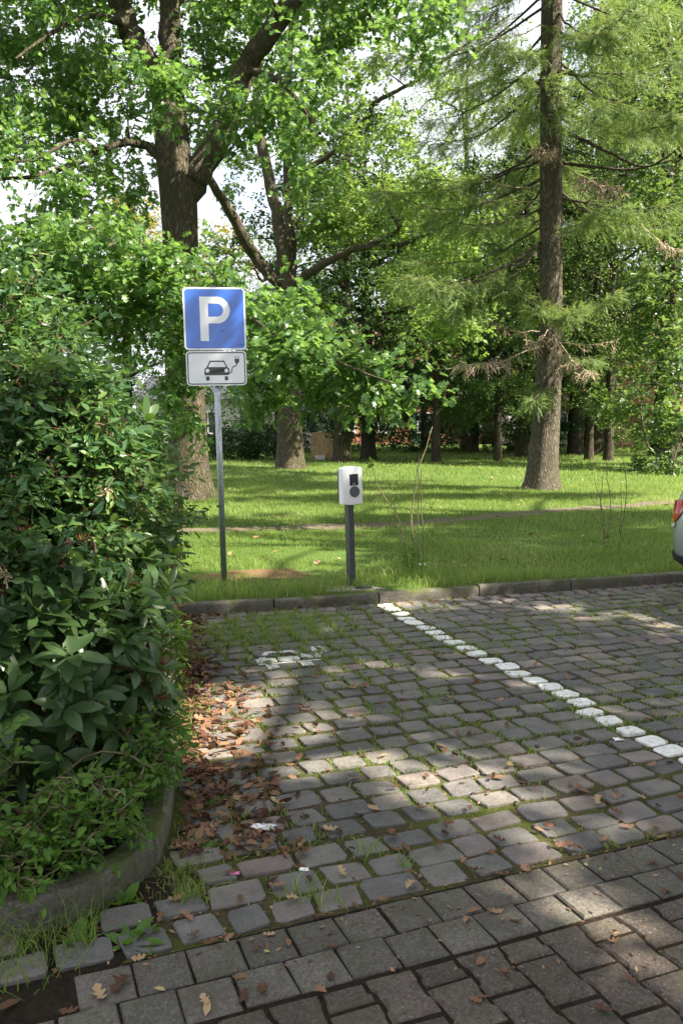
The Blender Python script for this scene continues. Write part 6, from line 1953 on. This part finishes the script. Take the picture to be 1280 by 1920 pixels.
# drift along the bed kerb, dense near the bright patch; thin scatter elsewhere
n = 1700
yy = RS.uniform(3.1, 7.3, n)
off = np.abs(RS.normal(0, 0.19, n)) * np.where(yy < 5.2, 1.35, 0.6)
D = np.stack([bed_edge_x(yy) + 0.04 + off, yy], 1)
S1 = np.stack([RS.uniform(-1.4, 5.5, 1700), RS.uniform(2.9, 8.9, 1700)], 1)
sk = RS.uniform(-1.6, 6, 420); S2 = np.array([kerb_pt(a_, -abs(b_)) for a_, b_ in zip(sk, RS.normal(0, 0.18, 420) + 0.05)])
A = np.concatenate([D, S1, S2]); A = A[pave_ok(A) & (((A - E0) @ VE) > -0.02)]
# leaves prefer the joints
cov = stone_cover(A, 0.8)
A = A[~cov | (RS.uniform(0, 1, len(A)) < 0.55)]
cov = stone_cover(A, 1.0)
zA = np.where(cov, 0.005, -0.006) + RS.uniform(0, 0.012, len(A))
gl = Geo()
typ = RS.randint(0, len(FL), len(A))
drift = A[:, 0] < bed_edge_x(A[:, 1]) + 0.55
typ = np.where(drift & (RS.uniform(0, 1, len(A)) < 0.6), RS.randint(8, 12, len(A)), typ)
for k in range(len(FL)):
    m = typ == k
    if not m.any(): continue
    nn = m.sum()
    a_ = RS.uniform(0, 6.283, nn)
    X = np.stack([np.cos(a_), np.sin(a_), RS.uniform(-0.35, 0.35, nn)], 1)
    Z = unit(RS.normal(0, 0.45, (nn, 3)) + [0, 0, 1])
    P3 = np.stack([A[m, 0], A[m, 1], zA[m]], 1)
    gl.inst(FL[k][0], FL[k][1], P3, X, Z, np.where(drift[m], RS.uniform(0.035, 0.085, nn), RS.uniform(0.02, 0.065, nn)), np.clip(RS.normal(0.36, 0.26, nn), 0, 1))
gl.build('leaf_litter', M['litter'], None, kind='stuff')['label'] = 'drift of brown fallen leaves along the planting bed'
# small crumbs of leaf and bark in the joints
n = 16000
Cb = np.stack([RS.uniform(-1.4, 4.0, n), RS.uniform(2.4, 7.6, n)], 1)
Cb = Cb[pave_ok(Cb)]
dens = np.exp(-np.maximum(0, Cb[:, 0] - bed_edge_x(np.maximum(Cb[:, 1], 2.8))) / 0.5) + 0.25 + 0.6 * np.exp(-np.abs((Cb - E0) @ VE) / 0.08)
Cb = Cb[RS.uniform(0, 1, len(Cb)) < dens]
Cb = Cb[~stone_cover(Cb, 0.95)]
n = len(Cb); a_ = RS.uniform(0, 6.283, n)
gc = Geo()
gc.inst(DIA_V * [1, 0.7, 1], DIA_F, np.stack([Cb[:, 0], Cb[:, 1], np.where(((Cb - E0) @ VE) > 0, -0.006, 0.004) + RS.uniform(0, 0.006, n)], 1), np.stack([np.cos(a_), np.sin(a_), RS.uniform(-0.3, 0.3, n)], 1), unit(RS.normal(0, 0.4, (n, 3)) + [0, 0, 1]), RS.uniform(0.008, 0.028, n), np.clip(RS.normal(0.35, 0.25, n), 0, 1))
gc.build('leaf_crumbs', M['litter'], None, kind='stuff')['label'] = 'crumbs of dry leaf in the joints'
# single leaves one can pick out
spots = [(18, 1888, .085), (187, 1868, .07), (228, 1850, .09), (130, 1900, .06), (300, 1858, .04), (448, 1836, .05), (455, 1872, .06), (492, 1860, .07), (388, 1893, .06), (385, 1880, .05), (600, 1862, .05), (620, 1836, .05), (540, 1770, .06), (505, 1755, .045), (548, 1690, .05), (625, 1778, .05), (900, 1805, .065), (948, 1827, .05), (875, 1728, .05), (928, 1712, .06), (887, 1710, .06), (968, 1730, .05), (1247, 1677, .06), (1222, 1620, .05), (1275, 1645, .06), (1150, 1768, .05), (1140, 1985, .05), (1132, 1895, .06), (905, 1873, .05), (890, 1878, .045), (1180, 1840, .05), (1230, 1560, .06), (1260, 1570, .05),
         (1055, 1590, .07), (1078, 1597, .07), (985, 1632, .06), (1035, 1590, .05), (842, 1548, .08), (868, 1620, .06), (890, 1637, .07), (760, 1593, .07), (735, 1570, .08), (820, 1588, .06), (858, 1440, .05), (812, 1372, .05), (1090, 1485, .10), (1120, 1505, .08), (1155, 1527, .06), (935, 1462, .08), (955, 1440, .07), (1000, 1480, .05), (1220, 1438, .06), (1240, 1462, .05), (1175, 1555, .06), (975, 1507, .05), (790, 1520, .06), (700, 1520, .07), (620, 1560, .07), (560, 1600, .06), (480, 1570, .07), (432, 1640, .06), (330, 1690, .06), (350, 1725, .07), (395, 1770, .06), (430, 1760, .05), (362, 1760, .05), (300, 1725, .05), (260, 1800, .05), (450, 1690, .06), (520, 1665, .07), (580, 1655, .06), (640, 1640, .06), (665, 1700, .05), (720, 1690, .05), (770, 1665, .06), (600, 1720, .05), (1010, 1560, .05), (1130, 1580, .06), (1200, 1500, .06), (740, 1480, .06), (660, 1465, .06), (560, 1425, .07), (500, 1400, .07), (470, 1440, .08), (440, 1480, .08), (420, 1400, .08), (460, 1360, .08), (390, 1450, .09), (350, 1480, .09), (520, 1510, .08), (560, 1330, .06), (650, 1340, .05), (720, 1420, .06), (800, 1460, .06), (880, 1520, .06), (935, 1580, .06)]
for i, (x, y, s) in enumerate(spots):
    p = gnd(x, y)
    if y > 1960: continue
    on = p[:2] - E0
    z = 0.006 if on @ VE < 0 else 0.012
    k = (i * 5) % 8 if i % 4 else 8 + i % 4
    o = bpy.data.objects.new('fallen_leaf', FLM[k]); COL.objects.link(o)
    o.location = (p[0], p[1], z)
    o.rotation_euler = (RS.uniform(-0.25, 0.25), RS.uniform(-0.25, 0.25), RS.uniform(0, 6.28))
    o.scale = (s * 0.95, s * 0.95, s * 0.9)
    paver_side = on @ VE < 0
    tag(o, 'dry brown fallen oak leaf lying on the grey concrete pavers' if paver_side else 'dry brown fallen oak leaf lying on the cobblestones', 'fallen leaf', 'single leaves on the pavers' if paver_side else 'single leaves on the cobblestones')

# brown leaves blown over the lawn
PL_ = lawn_pts(700, 8.0, 26.0)
n = len(PL_); a_ = RS.uniform(0, 6.283, n)
gb = Geo()
gb.inst(FL[1][0], FL[1][1], np.stack([PL_[:, 0], PL_[:, 1], LAWN_Z + 0.025 + RS.uniform(0, 0.02, n)], 1), np.stack([np.cos(a_), np.sin(a_), RS.uniform(-0.3, 0.3, n)], 1), unit(RS.normal(0, 0.4, (n, 3)) + [0, 0, 1]), RS.uniform(0.05, 0.10, n), np.clip(RS.normal(0.55, 0.25, n), 0, 1))
gb.build('lawn_leaves', M['litter'], None, kind='stuff')['label'] = 'scattered brown leaves on the lawn'
